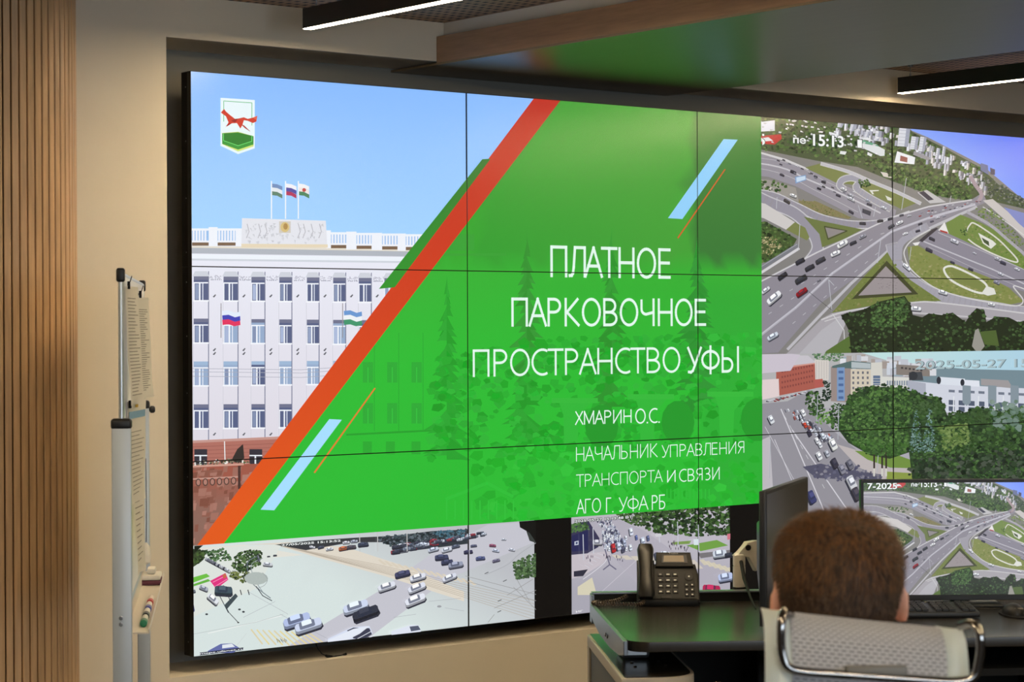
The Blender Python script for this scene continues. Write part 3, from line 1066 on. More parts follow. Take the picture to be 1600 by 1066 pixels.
# shore to the right
I.path([(1310, 200), (1330, 150), (1290, 90), (1262, 40)], 24, (170, 152, 156))
I.poly([(1340, 190), (1400, 180), (1640, 380), (1640, 470), (1500, 330)], (198, 192, 190))
I.poly([(1470, 232), (1640, 280), (1640, 400), (1560, 330)], (132, 140, 196))
I.path([(1340, 230), (1480, 320), (1640, 440)], 5, (214, 212, 210))
I.foliage([(1290, 240), (1380, 235), (1500, 340), (1600, 460), (1560, 480), (1440, 380), (1330, 320)], 60, 14, [(104, 126, 66), (88, 112, 56), (126, 140, 84)], 4)
I.path([(1240, 262), (1380, 340), (1500, 440), (1640, 560)], 18, (168, 164, 172))
I.foliage([(1640, 210), (2200, 330), (2200, 470), (1640, 250)], 90, 22, FOR, 4)
I.poly([(1600, 250), (2200, 460), (2200, 640), (1640, 400)], (132, 140, 196))
I.poly([(1640, 640), (2200, 860), (2200, 1000), (1640, 770)], (138, 134, 146))
I.foliage([(1640, 470), (2200, 660), (2200, 840), (1640, 620)], 120, 18, [(104, 126, 66), (88, 112, 56), (126, 140, 84)], 4)
# paved triangle in the grass
I.poly([(742, 512), (790, 600), (890, 690), (1080, 818), (880, 824), (640, 848), (395, 892), (600, 660)], (112, 124, 66))
I.foliage([(742, 520), (880, 690), (1060, 810), (640, 840), (420, 880), (610, 660)], 90, 14, [(104, 118, 60), (122, 130, 74), (130, 126, 80)], 3)
I.poly([(738, 566), (936, 776), (520, 806)], (66, 70, 44))
I.poly([(732, 600), (894, 764), (560, 784)], (152, 144, 146))
for k in range(36):
    x, y = rnd.uniform(680, 800), rnd.uniform(640, 740)
    I.rect(x, y, x + 9, y + 3, (128, 118, 124), same=k > 0)
# bottom road and trees
I.poly([(395, 895), (640, 850), (880, 824), (1090, 826), (1640, 906), (1640, 960), (900, 900), (500, 930), (300, 1160), (100, 1160), (330, 930)], (166, 162, 168))
I.path([(330, 935), (500, 880), (880, 830), (1080, 830), (1640, 900)], 9, (200, 198, 200))
I.path([(350, 945), (520, 905), (880, 890), (1640, 950)], 5, (206, 204, 206))
I.poly([(180, 1160), (330, 1000), (470, 900), (480, 960), (400, 1160)], (178, 176, 182))
I.line([(400, 900), (470, 1000), (480, 1160)], 5, (206, 206, 208))
I.poly([(360, 1130), (560, 1000), (560, 1160), (340, 1160)], (86, 110, 54))
TR = [(450, 905), (600, 868), (690, 822), (850, 786), (892, 850), (900, 905), (960, 920), (1000, 895), (1080, 905), (1150, 890), (1230, 950), (1262, 900), (1300, 862), (1350, 880), (1360, 950), (1420, 915), (1500, 920), (1560, 950), (1640, 930), (2200, 960), (2200, 1180), (520, 1180), (500, 1000)]
I.poly(TR, (34, 44, 28))
I.foliage(TR, 460, 20, [(36, 52, 30), (52, 74, 40), (70, 98, 54), (26, 36, 24), (60, 84, 50)], 8)
I.foliage([(640, 850), (850, 790), (880, 880), (820, 980), (640, 980)], 110, 18, [(64, 94, 50), (84, 116, 64), (50, 76, 42)], 5)
I.poly([(1290, 1000), (1310, 990), (1350, 1100), (1310, 1150), (1270, 1100)], (150, 148, 140))
I.poly([(1320, 1010), (1420, 1000), (1440, 1100), (1350, 1090)], (78, 98, 50))
# lamp posts
for x0, y0, x1, y1 in ((375, 685, 395, 880), (375, 685, 408, 720), (560, 220, 585, 300), (860, 50, 830, 250), (52, 170, 48, 240), (195, 340, 185, 500), (700, 440, 680, 580), (1140, 160, 1130, 210), (945, 330, 950, 380), (655, 290, 668, 230), (890, 480, 880, 560)):
    I.line([(x0, y0), (x1, y1)], 3.5, (186, 188, 196))
I.line([(250, 760), (400, 880)], 2.5, (60, 60, 66))
I.poly([(165, 42), (232, 30), (234, 62), (168, 84)], (120, 156, 200))
I.poly([(172, 46), (228, 36), (230, 58), (174, 76)], (196, 214, 232))
I.poly([(586, 240), (640, 258), (634, 286), (584, 266)], (60, 62, 74))
for x, y, L, a, c in ((195, 570, 62, -28, (46, 46, 54)), (85, 662, 66, -36, (44, 44, 52)), (255, 610, 64, -28, (46, 46, 54)), (322, 564, 66, -28, (58, 58, 64)), (200, 682, 80, -30, (54, 56, 60)), (205, 764, 78, -34, (142, 26, 36)), (32, 800, 104, -40, (232, 234, 238)), (-20, 752, 60, -36, (214, 216, 222)), (24, 1040, 74, -30, (206, 214, 226)), (416, 522, 62, -24, (236, 236, 238)), (460, 464, 72, -30, (232, 232, 232)), (526, 455, 46, -24, (52, 52, 60)), (585, 416, 48, -26, (150, 150, 160)),
                      (852, 398, 34, -20, (226, 226, 230)), (862, 606, 58, 40, (226, 228, 234)), (1088, 765, 58, 16, (220, 222, 226)), (920, 867, 62, 5, (232, 234, 238)), (764, 352, 44, -30, (66, 66, 74)), (816, 330, 46, -26, (222, 222, 226)), (695, 317, 38, -8, (50, 50, 56)), (585, 332, 40, 4, (60, 58, 66)), (758, 304, 34, -16, (56, 56, 64)), (828, 282, 28, -14, (80, 78, 90)), (876, 286, 26, -14, (190, 190, 198)), (945, 336, 28, -20, (58, 56, 70)), (930, 380, 30, -16, (58, 56, 70)), (1018, 320, 24, -16, (90, 88, 104)), (1054, 298, 26, -16, (200, 200, 208)), (1094, 288, 20, -16, (160, 160, 172)),
                      (1018, 430, 40, 24, (56, 54, 66)), (1000, 500, 46, 24, (62, 58, 74)), (1160, 446, 52, 24, (206, 206, 214)), (1146, 577, 30, 22, (70, 68, 80)), (1260, 620, 34, 22, (70, 68, 80)), (1430, 556, 42, 22, (190, 190, 198)), (1462, 580, 40, 22, (66, 64, 78)), (1448, 650, 36, 24, (206, 206, 214)), (1284, 520, 24, 24, (196, 196, 204)), (1390, 840, 42, 10, (220, 222, 224)), (1422, 702, 40, 24, (150, 150, 164)), (1550, 620, 34, 24, (214, 214, 222)),
                      (340, 75, 30, 22, (44, 42, 48)), (312, 116, 28, 22, (44, 42, 50)), (432, 158, 32, 22, (66, 64, 76)), (512, 180, 46, 24, (206, 208, 214)), (510, 158, 34, 20, (180, 182, 190)), (616, 190, 30, 18, (180, 184, 196)), (626, 214, 34, 18, (70, 68, 80)), (716, 236, 36, 22, (214, 216, 222)), (512, 262, 36, 30, (56, 54, 66)), (340, 104, 22, 22, (60, 60, 66)), (150, 12, 40, 22, (50, 48, 56)), (80, 30, 30, 22, (66, 62, 70)), (465, 120, 40, 20, (214, 214, 216)), (150, 160, 44, 20, (222, 222, 222)), (110, 195, 44, 30, (70, 66, 66)), (290, 40, 26, 22, (70, 68, 80)),
                      (310, 690, 26, -30, (120, 118, 126)), (-160, 880, 70, -40, (60, 60, 66)), (-230, 960, 84, -40, (226, 226, 230))):
    I.car(x, y, L, a, c)
for k in range(34):
    t = rnd.random()
    x, y = 900 + 420 * t, 262 - 62 * t + rnd.uniform(-8, 60 * (1 - t))
    I.car(x, y, 18 - 7 * t, -14, rnd.choice([(210, 210, 216), (70, 66, 80), (150, 148, 160), (160, 60, 60)]), shadow=False)
for k in range(18):
    x = rnd.uniform(0, 60) + k * 30
    I.car(x, -80 + k * 15 + rnd.uniform(-22, 30), 20, 22, rnd.choice([(66, 62, 74), (200, 200, 206), (120, 120, 130)]), shadow=False)


def osd(P, s, bl, tr, th=0.006):
    o = 4 / abs(P.T(1, 0)[0] - P.T(0, 0)[0]) * .18
    for dx, dy in ((o, o), (-o, o), (o, -o), (-o, -o)):
        P.text(s, (bl[0] + dx, bl[1] + dy), (tr[0] + dx, tr[1] + dy), (44, 54, 52), th)
    P.text(s, bl, tr, (240, 244, 244), th)


osd(I, 'пе', (146, -168), (226, -198), .02)
osd(I, '15:13', (270, -152), (462, -212), .02)
osd(I, '1', (548, -140), (576, -188), .02)
osd(I, '7-2025', (-420, -176), (-30, -226), .02)

# ---- street with a wide tree belt (lower right picture)
C = Pic(off(1200, 532))
C.poly([(-80, 60), (2200, 60), (2200, 1500), (-80, 1500)], (170, 168, 176), big=True)
C.poly([(500, 60), (2200, 50), (2200, 230), (1300, 190), (700, 120), (500, 110)], lambda x, y: mixc((190, 222, 222), (172, 208, 226), (x - 1400) / 200), big=True, sub=40)
C.poly([(900, 150), (1250, 180), (2200, 200), (2200, 330), (900, 300)], (116, 138, 148))
C.poly([(-80, 80), (560, 70), (760, 130), (760, 420), (-80, 420)], (176, 176, 178))
C.foliage([(270, 80), (470, 80), (470, 130), (300, 128)], 40, 14, [(96, 130, 92), (120, 150, 108), (80, 112, 84)], 3)
for k in range(60):
    x, y = rnd.uniform(440, 1000), rnd.uniform(84, 190)
    y += max(0, x - 700) * .1
    w, h = rnd.uniform(24, 60), rnd.uniform(24, 60)
    C.rect(x, y, x + w, y + h, jit(rnd.choice([(206, 212, 222), (186, 190, 200), (160, 150, 144), (214, 216, 222), (150, 168, 178)]), 8))
C.poly([(-80, 90), (250, 95), (300, 140), (-80, 190)], (196, 192, 200))
C.poly([(290, 120), (380, 125), (378, 250), (290, 245)], (208, 202, 196))
for k in range(5):
    C.line([(302 + k * 16, 130), (302 + k * 16, 240)], 3, (180, 174, 172), same=k > 0)
C.poly([(50, 170), (292, 140), (296, 300), (70, 345), (50, 260)], (168, 92, 80))
for r in range(4):
    for k in range(12):
        x = 84 + k * 17
        y = 190 + r * 33 - k * 3.6
        C.rect(x, y, x + 9, y + 13, (132, 70, 66), same=(k > 0))
C.poly([(60, 180), (292, 148), (292, 140), (60, 170)], (206, 150, 138))
C.poly([(-80, 250), (66, 240), (70, 350), (-80, 380)], (222, 206, 206))
C.poly([(-80, 60), (200, 90), (140, 190), (-80, 210)], (200, 192, 204))
C.poly([(290, 245), (340, 240), (350, 290), (290, 300)], (176, 92, 84))
C.poly([(392, 165), (520, 130), (520, 390), (392, 380)], (150, 136, 132))
C.poly([(400, 160), (520, 128), (642, 140), (642, 180), (400, 172)], (84, 108, 108))
C.poly([(520, 134), (640, 144), (640, 176), (520, 172)], (176, 186, 190))
C.poly([(430, 170), (478, 168), (478, 378), (430, 378)], (120, 150, 190))
for k in range(5):
    C.rect(440, 190 + k * 40, 470, 206 + k * 40, (78, 104, 150), same=k > 0)
C.poly([(516, 180), (642, 182), (645, 330), (516, 340)], (206, 196, 178))
for r in range(4):
    for k in range(4):
        C.rect(526 + k * 30, 194 + r * 32, 538 + k * 30, 210 + r * 32, (106, 108, 116), same=k + r > 0)
C.poly([(642, 140), (712, 136), (716, 300), (640, 300)], (208, 206, 198))
C.rect(656, 220, 700, 280, (92, 112, 140))
for k in range(3):
    C.rect(656, 238 + k * 16, 700, 241 + k * 16, (206, 206, 200), same=k > 0)
C.poly([(705, 226), (880, 232), (880, 330), (705, 330)], (212, 212, 206))
for k in range(9):
    C.rect(742 + k * 15, 252, 751 + k * 15, 282, (128, 140, 156), same=k > 0)
C.poly([(800, 150), (960, 160), (1010, 190), (1010, 226), (800, 215)], (132, 124, 118))
for k in range(6):
    C.rect(830 + k * 24, 166 + k * 3, 844 + k * 24, 178 + k * 3, (70, 66, 68), same=k > 0)
# long pale building
C.poly([(870, 250), (1110, 275), (2200, 330), (2200, 500), (1100, 450), (870, 340)], (206, 210, 222))
C.poly([(870, 250), (985, 268), (985, 360), (870, 330)], (168, 172, 186))
C.poly([(880, 200), (960, 196), (970, 250), (880, 250)], (70, 74, 80))
C.ell(906, 222, 28, 28, (52, 56, 62))
C.poly([(1070, 228), (1230, 240), (1228, 285), (1076, 276)], (216, 222, 232))
C.ell(1066, 250, 14, 24, (44, 48, 58))
C.poly([(1210, 246), (1320, 252), (1322, 290), (1226, 286)], (222, 226, 236))
C.ell(1214, 264, 13, 22, (44, 48, 58))
C.poly([(1330, 240), (1500, 250), (1530, 300), (1330, 280)], (156, 152, 154))
for r, y in enumerate((308, 372, 412)):
    for k in range(8):
        x = 1128 + k * 62
        C.poly([(x, y + k * 3), (x + 38, y + 2 + k * 3), (x + 38, y + (18 if r == 0 else 32) + k * 3), (x, y + (16 if r == 0 else 30) + k * 3)], (82, 92, 112) if r else (112, 120, 136), same=k > 0)
for x in (1240, 1400, 1540):
    C.poly([(x - 26, 280), (x + 26, 284), (x + 26, 390), (x, 410), (x - 26, 388)], (132, 146, 156))
for k in range(4):
    C.line([(1160 + k * 155, 350), (1156 + k * 155, 500)], 7, (222, 226, 232), same=k > 0)
# road
C.poly([(-80, 400), (120, 380), (250, 310), (300, 320), (240, 420), (330, 480), (400, 560), (560, 690), (760, 860), (1000, 1500), (-80, 1500)], (146, 144, 152))
C.poly([(-80, 640), (10, 600), (40, 1100), (-80, 1300)], (188, 184, 190))
for a_, c_, w in (((80, 430), (350, 1068), 7), ((150, 560), (500, 1068), 7), ((-20, 540), (160, 870), 3), ((40, 620), (250, 1120), 4)):
    C.line([a_, c_], w, (208, 206, 214))
C.line([(100, 470), (360, 940)], 3, (206, 206, 212), dash=(30, 40))
C.poly([(430, 650), (600, 700), (760, 800), (900, 790), (900, 840), (720, 870), (560, 790)], (186, 178, 178))
C.poly([(540, 690), (760, 700), (900, 750), (900, 800), (760, 795), (620, 745)], (112, 142, 66))
C.poly([(740, 820), (900, 830), (900, 900), (740, 880)], (136, 152, 72))
C.foliage([(300, 470), (400, 440), (400, 520), (300, 520)], 24, 18, [(96, 140, 70), (120, 160, 84), (74, 110, 58)], 3)
C.poly([(215, 790), (330, 770), (440, 800), (720, 840), (700, 880), (480, 870), (300, 860), (260, 830)], (84, 84, 104))
C.foliage([(240, 780), (560, 780), (720, 850), (600, 890), (260, 860)], 40, 22, [(74, 74, 96), (88, 88, 110), (130, 128, 140)], 3)
TG = [(38, 60, 38), (50, 78, 44), (62, 94, 50), (30, 48, 32), (76, 108, 60)]
T1 = [(470, 440), (500, 350), (600, 300), (720, 290), (840, 300), (900, 320), (1080, 370), (1120, 470), (1330, 430), (1440, 440), (1640, 420), (1640, 900), (900, 870), (880, 700), (760, 740), (640, 720), (500, 640), (440, 560)]
C.poly(T1, (44, 66, 40))
C.foliage([(x, y - 14) for x, y in T1], 1000, 24, TG, 8)
for x, y, r in ((960, 420, 60), (1060, 420, 50), (1180, 500, 70), (1300, 480, 60), (1420, 500, 70), (1540, 470, 60), (1240, 640, 80), (1440, 660, 90)):
    C.foliage([(x + r * math.cos(k), y + r * .9 * math.sin(k)) for k in (0, .8, 1.6, 2.4, 3.2, 4, 4.8, 5.6)], 34, 18, [jit((58, 84, 48), 14) for _ in range(3)], 4)
C.foliage([(240, 330), (300, 310), (350, 400), (345, 480), (260, 470), (232, 400)], 60, 18, TG, 4)
C.foliage([(380, 420), (430, 390), (480, 400), (480, 560), (400, 560)], 60, 18, TG, 4)
C.foliage([(470, 440), (500, 360), (545, 330), (600, 318), (640, 296), (700, 284), (760, 302), (830, 288), (880, 330), (905, 420), (870, 520), (890, 640), (840, 700), (760, 735), (700, 690), (620, 715), (560, 640), (500, 610), (440, 560)], 330, 20, [(58, 90, 46), (74, 110, 56), (90, 126, 66), (46, 72, 40)], 6)
C.foliage([(1060, 540), (1240, 520), (1260, 640), (1100, 700)], 80, 20, [(98, 122, 66), (116, 138, 80), (82, 108, 58)], 4)
for x0 in (920, 1000):
    C.foliage([(x0 - 4, 420), (x0 + 20, 440), (x0 + 50, 700), (x0 - 40, 700)], 60, 11, [(96, 128, 122), (122, 150, 146), (70, 98, 92)], 4)
C.foliage([(880, 750), (1640, 660), (1640, 920), (880, 890)], 160, 30, [(40, 56, 40), (58, 76, 56), (74, 84, 72), (32, 44, 34)], 5)
C.foliage([(340, 255), (385, 250), (395, 380), (340, 380)], 30, 14, [(44, 60, 48), (30, 44, 36)], 3)
C.foliage([(960, 880), (1640, 860), (2200, 700), (2200, 1500), (1040, 1500)], 420, 40, TG, 6)
C.foliage([(1640, 420), (2200, 470), (2200, 900), (1640, 900)], 260, 30, TG, 6)
for x in (655, 705, 730):
    C.rect(x, 690, x + 11, 830, (52, 44, 42))
    C.rect(x, 800, x + 11, 850, (206, 204, 196))
C.foliage([(500, 620), (860, 640), (860, 720), (640, 720)], 80, 20, [(52, 84, 42), (70, 108, 52)], 4)
for x, y0, y1 in ((440, 400, 620), (308, 340, 510), (685, 720, 830), (12, 620, 860)):
    C.line([(x, y0), (x - 6, y1)], 4, (170, 176, 184))
C.line([(398, 392), (440, 420)], 4, (190, 196, 202))
for k in range(60):
    t = rnd.random() ** .8
    x = 90 + 250 * t + rnd.uniform(-12, 70)
    y = 430 + 190 * t
    C.car(x, y, 18 + 16 * t, rnd.choice((62, 70, 60)), rnd.choice([(216, 220, 230), (84, 84, 96), (150, 150, 160), (206, 210, 222), (120, 122, 136), (186, 190, 202), (160, 84, 74), (60, 58, 66)]), sq=1.0, shadow=k % 2 == 0)
for k in range(26):
    C.car(-10 + k * 9.5, 388 - k * 2.4 + rnd.uniform(-8, 8), 18, 5, rnd.choice([(150, 60, 60), (90, 88, 100), (206, 206, 214)]), shadow=False)
for x, y, L, c in ((252, 580, 40, (60, 56, 72)), (336, 598, 38, (206, 214, 226)), (300, 628, 40, (226, 228, 232)), (318, 654, 38, (216, 218, 224)), (400, 652, 70, (222, 224, 222)), (312, 724, 52, (220, 222, 226)), (362, 708, 44, (176, 180, 190)), (410, 768, 62, (58, 56, 70)), (505, 776, 60, (110, 110, 122)), (455, 806, 60, (132, 132, 146)), (515, 890, 84, (206, 208, 214)), (545, 960, 80, (70, 66, 76)), (265, 980, 78, (62, 66, 110)), (212, 454, 44, (222, 224, 228)), (12, 496, 52, (214, 218, 224)), (224, 530, 32, (196, 66, 44))):
    C.car(x, y, L, 64, c, sq=1.1)
C.foliage([(1380, 380), (1640, 380), (1640, 560), (1420, 560)], 30, 34, [(106, 128, 116), (120, 140, 130), (92, 116, 100)], 3)
C.text('2025-05-27 15:13', (916, 184), (1760, 112), (70, 84, 92), .022)
C.text('2025-05-27 15:13', (912, 182), (1756, 112), (176, 196, 202), .016)
C.text('2025-05-27 15:13', (914, 183), (1758, 112), (158, 180, 186), -.012)

# ---- crossing with tram lines (lower left picture)
D = Pic(off(400, 800))
D.poly([(-420, -60), (1760, -60), (1760, 940), (-420, 940)], lambda x, y: mixc((186, 188, 194), (214, 226, 224), ((700 - x) * .75 + (y - 830) * 1.3) / 240), big=True)
D.poly([(100, 900), (760, 500), (1100, 260), (1450, 80), (1760, 60), (1760, 180), (1200, 420), (900, 640), (560, 900)], (196, 196, 206), big=True)
D.poly([(-80, 205), (120, 205), (330, 270), (800, 400), (1300, 560), (1300, 500), (900, 330), (560, 220), (200, 190)], (222, 214, 200))
D.poly([(-400, 230), (-80, 205), (300, 270), (-60, 300), (-400, 330)], (226, 224, 214))
for k in range(7):
    D.line([(120 + k * 26, 206 + k * 6), (760 + k * 40, 330 + k * 18), (1760, 560 + k * 20)], 2.4, (178, 166, 150), same=k > 0)
for k in range(15):
    x = 760 + k * 40
    D.poly([(x, 300 + k * 9), (x + 16, 298 + k * 9), (x + 60, 330 + k * 9), (x + 40, 334 + k * 9)], (216, 206, 188), same=k > 0)
for k in range(11):
    D.line([(-30 + k * 36, 716 + k * 2 + 20), (40 + k * 42, 826 + k * 2)], 9, (228, 214, 158) if k % 2 else (220, 208, 170), same=k > 0)
D.line([(-300, 760), (160, 650)], 5, (236, 240, 238))
D.line([(-420, 770), (0, 690), (170, 640)], 3, (188, 196, 196))
D.line([(-250, 1000), (-60, 760)], 3, (206, 212, 212))
for a_, c_ in (((-100, 470), (200, 640)), ((150, 640), (500, 820)), ((860, 660), (1000, 640)), ((1080, 560), (1280, 540)), ((1180, 600), (1300, 620)), ((-80, 660), (120, 560))):
    D.line([a_, c_], 2, (166, 168, 176))
D.line([(-400, 480), (-240, 430), (-100, 400)], 4, (90, 92, 92))
D.line([(-420, 500), (-160, 416)], 2.5, (120, 122, 120))
# kerbside corner top left, photographed on crop (0,800): x - 400*4
E0 = -1600
D.poly([(E0 + 1200, 240), (E0 + 1500, 215), (E0 + 1760, 205), (E0 + 1600, 480), (E0 + 1200, 660)], (220, 226, 220))
D.poly([(E0 + 1200, 250), (E0 + 1300, 236), (E0 + 1260, 310), (E0 + 1200, 350)], (60, 74, 46))
D.foliage([(E0 + 1200, 240), (E0 + 1300, 236), (E0 + 1250, 320), (E0 + 1200, 340)], 30, 20, [(52, 70, 40), (80, 104, 56), (36, 48, 30)], 4)
D.poly([(E0 + 1200, 412), (E0 + 1290, 386), (E0 + 1312, 404), (E0 + 1210, 442)], (110, 190, 70))
D.poly([(E0 + 1210, 452), (E0 + 1300, 420), (E0 + 1316, 432), (E0 + 1210, 466)], (100, 176, 66))
D.foliage([(E0 + 1280, 250), (E0 + 1400, 226), (E0 + 1450, 300), (E0 + 1330, 310)], 50, 16, [(64, 96, 58), (90, 124, 80), (44, 66, 44)], 4)
D.foliage([(E0 + 1470, 270), (E0 + 1560, 236), (E0 + 1640, 250), (E0 + 1620, 340), (E0 + 1500, 380), (E0 + 1450, 340)], 120, 18, [(44, 62, 40), (66, 92, 54), (30, 42, 32), (92, 118, 72)], 6)
D.foliage([(E0 + 1430, 370), (E0 + 1540, 370), (E0 + 1600, 440), (E0 + 1520, 440), (E0 + 1440, 410)], 50, 16, [(120, 130, 72), (90, 104, 58), (50, 62, 40)], 4)
for k in range(12):
    D.car(E0 + 1300 + k * 11, 300 + k * 6, 40, 30, rnd.choice([(70, 72, 84), (120, 124, 134), (190, 194, 200)]), sq=.7)
D.poly([(E0 + 1312, 432), (E0 + 1408, 382), (E0 + 1426, 424), (E0 + 1350, 482)], (222, 52, 128))
D.line([(E0 + 1330, 440), (E0 + 1416, 396)], 4, (250, 150, 190))
D.line([(E0 + 1344, 466), (E0 + 1420, 420)], 4, (250, 150, 190))
D.ell(E0 + 1402, 402, 12, 14, (196, 106, 74))
D.line([(E0 + 1350, 484), (E0 + 1426, 630)], 5, (72, 80, 88))
D.line([(E0 + 1394, 460), (E0 + 1440, 560)], 5, (72, 80, 88))
D.poly([(E0 + 1400, 584), (E0 + 1470, 510), (E0 + 1486, 528), (E0 + 1414, 612)], (66, 78, 84))
D.line([(E0 + 1414, 600), (E0 + 1430, 630), (E0 + 1490, 694)], 4, (44, 48, 54))
D.ell(E0 + 1488, 692, 7, 4, (36, 38, 44))
D.path([(E0 + 1600, 280), (E0 + 1545, 320), (E0 + 1560, 420), (E0 + 1600, 470), (E0 + 1690, 540)], 5, (110, 122, 130))
D.path([(E0 + 1640, 290), (E0 + 1570, 330), (E0 + 1590, 420), (E0 + 1640, 500)], 4, (140, 150, 156))
D.ell(-0, 416, 74, 40, (176, 186, 182))
D.path([(40, 380), (70, 420), (50, 460), (0, 480)], 3, (150, 156, 158))
D.line([(0, 466), (40, 524), (98, 556)], 5, (50, 54, 66))
for x, y, L, a, c in ((E0 + 1272, 478, 56, 22, (170, 176, 190)), (E0 + 1395, 492, 110, 4, (66, 84, 96)), (E0 + 1330, 546, 80, 40, (226, 230, 236)), (E0 + 1204, 600, 50, 80, (56, 58, 110)), (E0 + 1200, 498, 40, -10, (110, 116, 128))):
    D.car(x, y, L, a, c, sq=.7)
for x in (E0 + 1504, E0 + 1552):
    D.line([(x - 4, 488), (x + 4, 518)], 6, (60, 62, 70))
for x, y in ((E0 + 1290, 640), (E0 + 1520, 625), (E0 + 1495, 610)):
    D.ell(x, y, 9, 6, (60, 64, 70))
# shade and parked rows along the top
D.poly([(120, 205), (330, 180), (640, 160), (860, 150), (820, 190), (600, 190), (310, 240)], (58, 60, 64))
D.poly([(800, 200), (860, 150), (1100, 120), (1320, 110), (1320, 200), (1000, 240)], (52, 60, 66))
D.foliage([(740, 160), (1080, 128), (1320, 112), (1320, 150), (1000, 200), (820, 214)], 130, 20, [(46, 56, 60), (70, 84, 90), (36, 44, 48), (100, 110, 120)], 5)
for k in range(90):
    t, u_ = rnd.random(), rnd.random()
    x = 860 + 560 * t
    y = 215 - 90 * t + u_ * (40 - 20 * t)
    D.car(x, y, 52 - 22 * t, -8, rnd.choice([(196, 204, 218), (84, 92, 108), (130, 140, 156), (60, 64, 76), (150, 60, 70)]), sq=.6)
D.foliage([(1080, 125), (1300, 112), (1300, 150), (1180, 170)], 30, 18, [(60, 96, 112), (84, 120, 136), (44, 60, 66)], 3)
for x in (640, 752, 1326 - 390):
    D.line([(x, 110), (x + 2, 246)], 5, (196, 196, 196))
for x, y, L, a, c in ((345, 220, 36, 10, (214, 216, 224)), (398, 222, 40, -14, (78, 84, 100)), (452, 232, 46, -8, (216, 220, 228)), (540, 228, 62, -10, (186, 106, 70)), (588, 220, 60, -6, (90, 84, 92)), (556, 192, 44, -6, (206, 208, 214)), (662, 204, 66, -6, (66, 74, 92)), (606, 184, 44, -6, (170, 176, 190)),
                      (1100, 236, 66, -14, (196, 204, 220)), (1184, 238, 66, -14, (206, 212, 224)), (1240, 216, 52, -14, (96, 104, 122)), (1152, 284, 84, -4, (70, 76, 106)), (1186, 314, 74, -8, (66, 70, 98)), (1240, 332, 92, -10, (150, 156, 178)), (1318, 250, 56, -6, (62, 62, 90)), (1394, 290, 58, -6, (88, 96, 138)), (1492, 304, 48, -14, (120, 116, 140)), (1490, 242, 44, 10, (196, 204, 224)), (1470, 210, 42, 4, (150, 84, 110)), (1352, 212, 40, -6, (96, 100, 124)), (1540, 172, 30, 0, (200, 206, 216)), (1590, 236, 40, 10, (206, 210, 222)),
                      (906, 388, 96, -14, (74, 76, 108)), (1002, 410, 100, -16, (222, 226, 238)), (1200, 412, 92, -22, (216, 220, 234)), (808, 468, 112, -18, (222, 226, 238)), (996, 476, 114, -22, (222, 226, 240)), (986, 552, 132, -22, (226, 230, 242)), (614, 596, 160, -18, (206, 216, 240)), (676, 634, 168, -20, (52, 56, 70)), (246, 680, 172, -18, (180, 194, 232)), (318, 712, 172, -18, (206, 216, 240)), (64, 328, 60, 6, (206, 210, 216)), (8, 290, 40, 70, (110, 116, 124)), (110, 272, 24, -6, (70, 74, 80)), (70, 278, 20, -6, (80, 84, 90))):
    D.car(x, y, L, a, c, sq=.48)
D.poly([(440, 792), (590, 720), (700, 712), (720, 760), (620, 830), (440, 830)], (214, 222, 242))
D.poly([(560, 740), (600, 722), (700, 726), (716, 764), (660, 800), (600, 790)], (62, 64, 84))
D.poly([(440, 800), (600, 730), (700, 712), (640, 760), (500, 830), (440, 830)], (228, 234, 246))
for k in range(3):
    D.line([(560 + k * 50, 800), (690 + k * 20, 720 + k * 26)], 4, (226, 230, 240), same=k > 0)
D.poly([(836, 745), (960, 706), (1006, 706), (1022, 740), (1000, 800), (840, 800)], (222, 228, 242))
D.poly([(950, 716), (1004, 710), (1020, 736), (960, 746)], (86, 92, 112))
D.poly([(E0 + 1290, 868), (E0 + 1370, 824), (E0 + 1440, 820), (E0 + 1490, 850), (E0 + 1450, 880), (E0 + 1290, 880)], (100, 110, 168))
D.poly([(E0 + 1380, 830), (E0 + 1440, 822), (E0 + 1460, 842), (E0 + 1380, 852)], (226, 232, 240))
for k in range(8):
    D.line([(120 + k * 8, 790 + (k % 3) * 6), (128 + k * 8, 816 - (k % 2) * 8)], 3, (90, 92, 90), same=k > 0)
D.path([(1760, 180), (1640, 260), (1560, 330), (1430, 390)], 4, (170, 172, 178))
D.foliage([(1590, 320), (1760, 250), (1760, 400), (1620, 420)], 120, 20, [(70, 98, 62), (96, 124, 82), (52, 72, 48)], 5)
D.poly([(1680, 120), (1760, 90), (1760, 200), (1700, 180)], (56, 62, 60))
for a_, c_ in (((1300, 400), (1760, 520)), ((1300, 430), (1760, 560)), ((1480, 600), (1760, 480)), ((1560, 520), (1720, 420)), ((1440, 690), (1480, 640)), ((1620, 420), (1700, 560)), ((1600, 470), (1740, 610))):
    D.line([a_, c_], 3, (150, 150, 150))
for x, y in ((1430, 380), (1512, 552), (1545, 428), (1510, 620)):
    D.line([(x - 10, y + 6), (x + 12, y - 4)], 5, (96, 98, 100))
D.ell(1136, 590, 14, 7, (156, 158, 164))
osd(D, '27/05/2025 15:13:52', (150, 214), (520, 172), .02)
D.poly([(E0 + 1240, 878), (E0 + 1512, 846), (E0 + 1512, 862), (E0 + 1240, 895)], (40, 44, 62))
D.text('maps.ufanet.ru', (E0 + 1240, 892), (E0 + 1516, 850), (240, 244, 250), .02)
D.poly([(1620, -40), (1780, -40), (1780, 70), (1740, 76), (1760, 220), (1700, 130), (1640, 96)], (16, 18, 18))
D.poly([(-420, 160), (-330, 200), (-400, 260), (-420, 300)], (26, 34, 24))

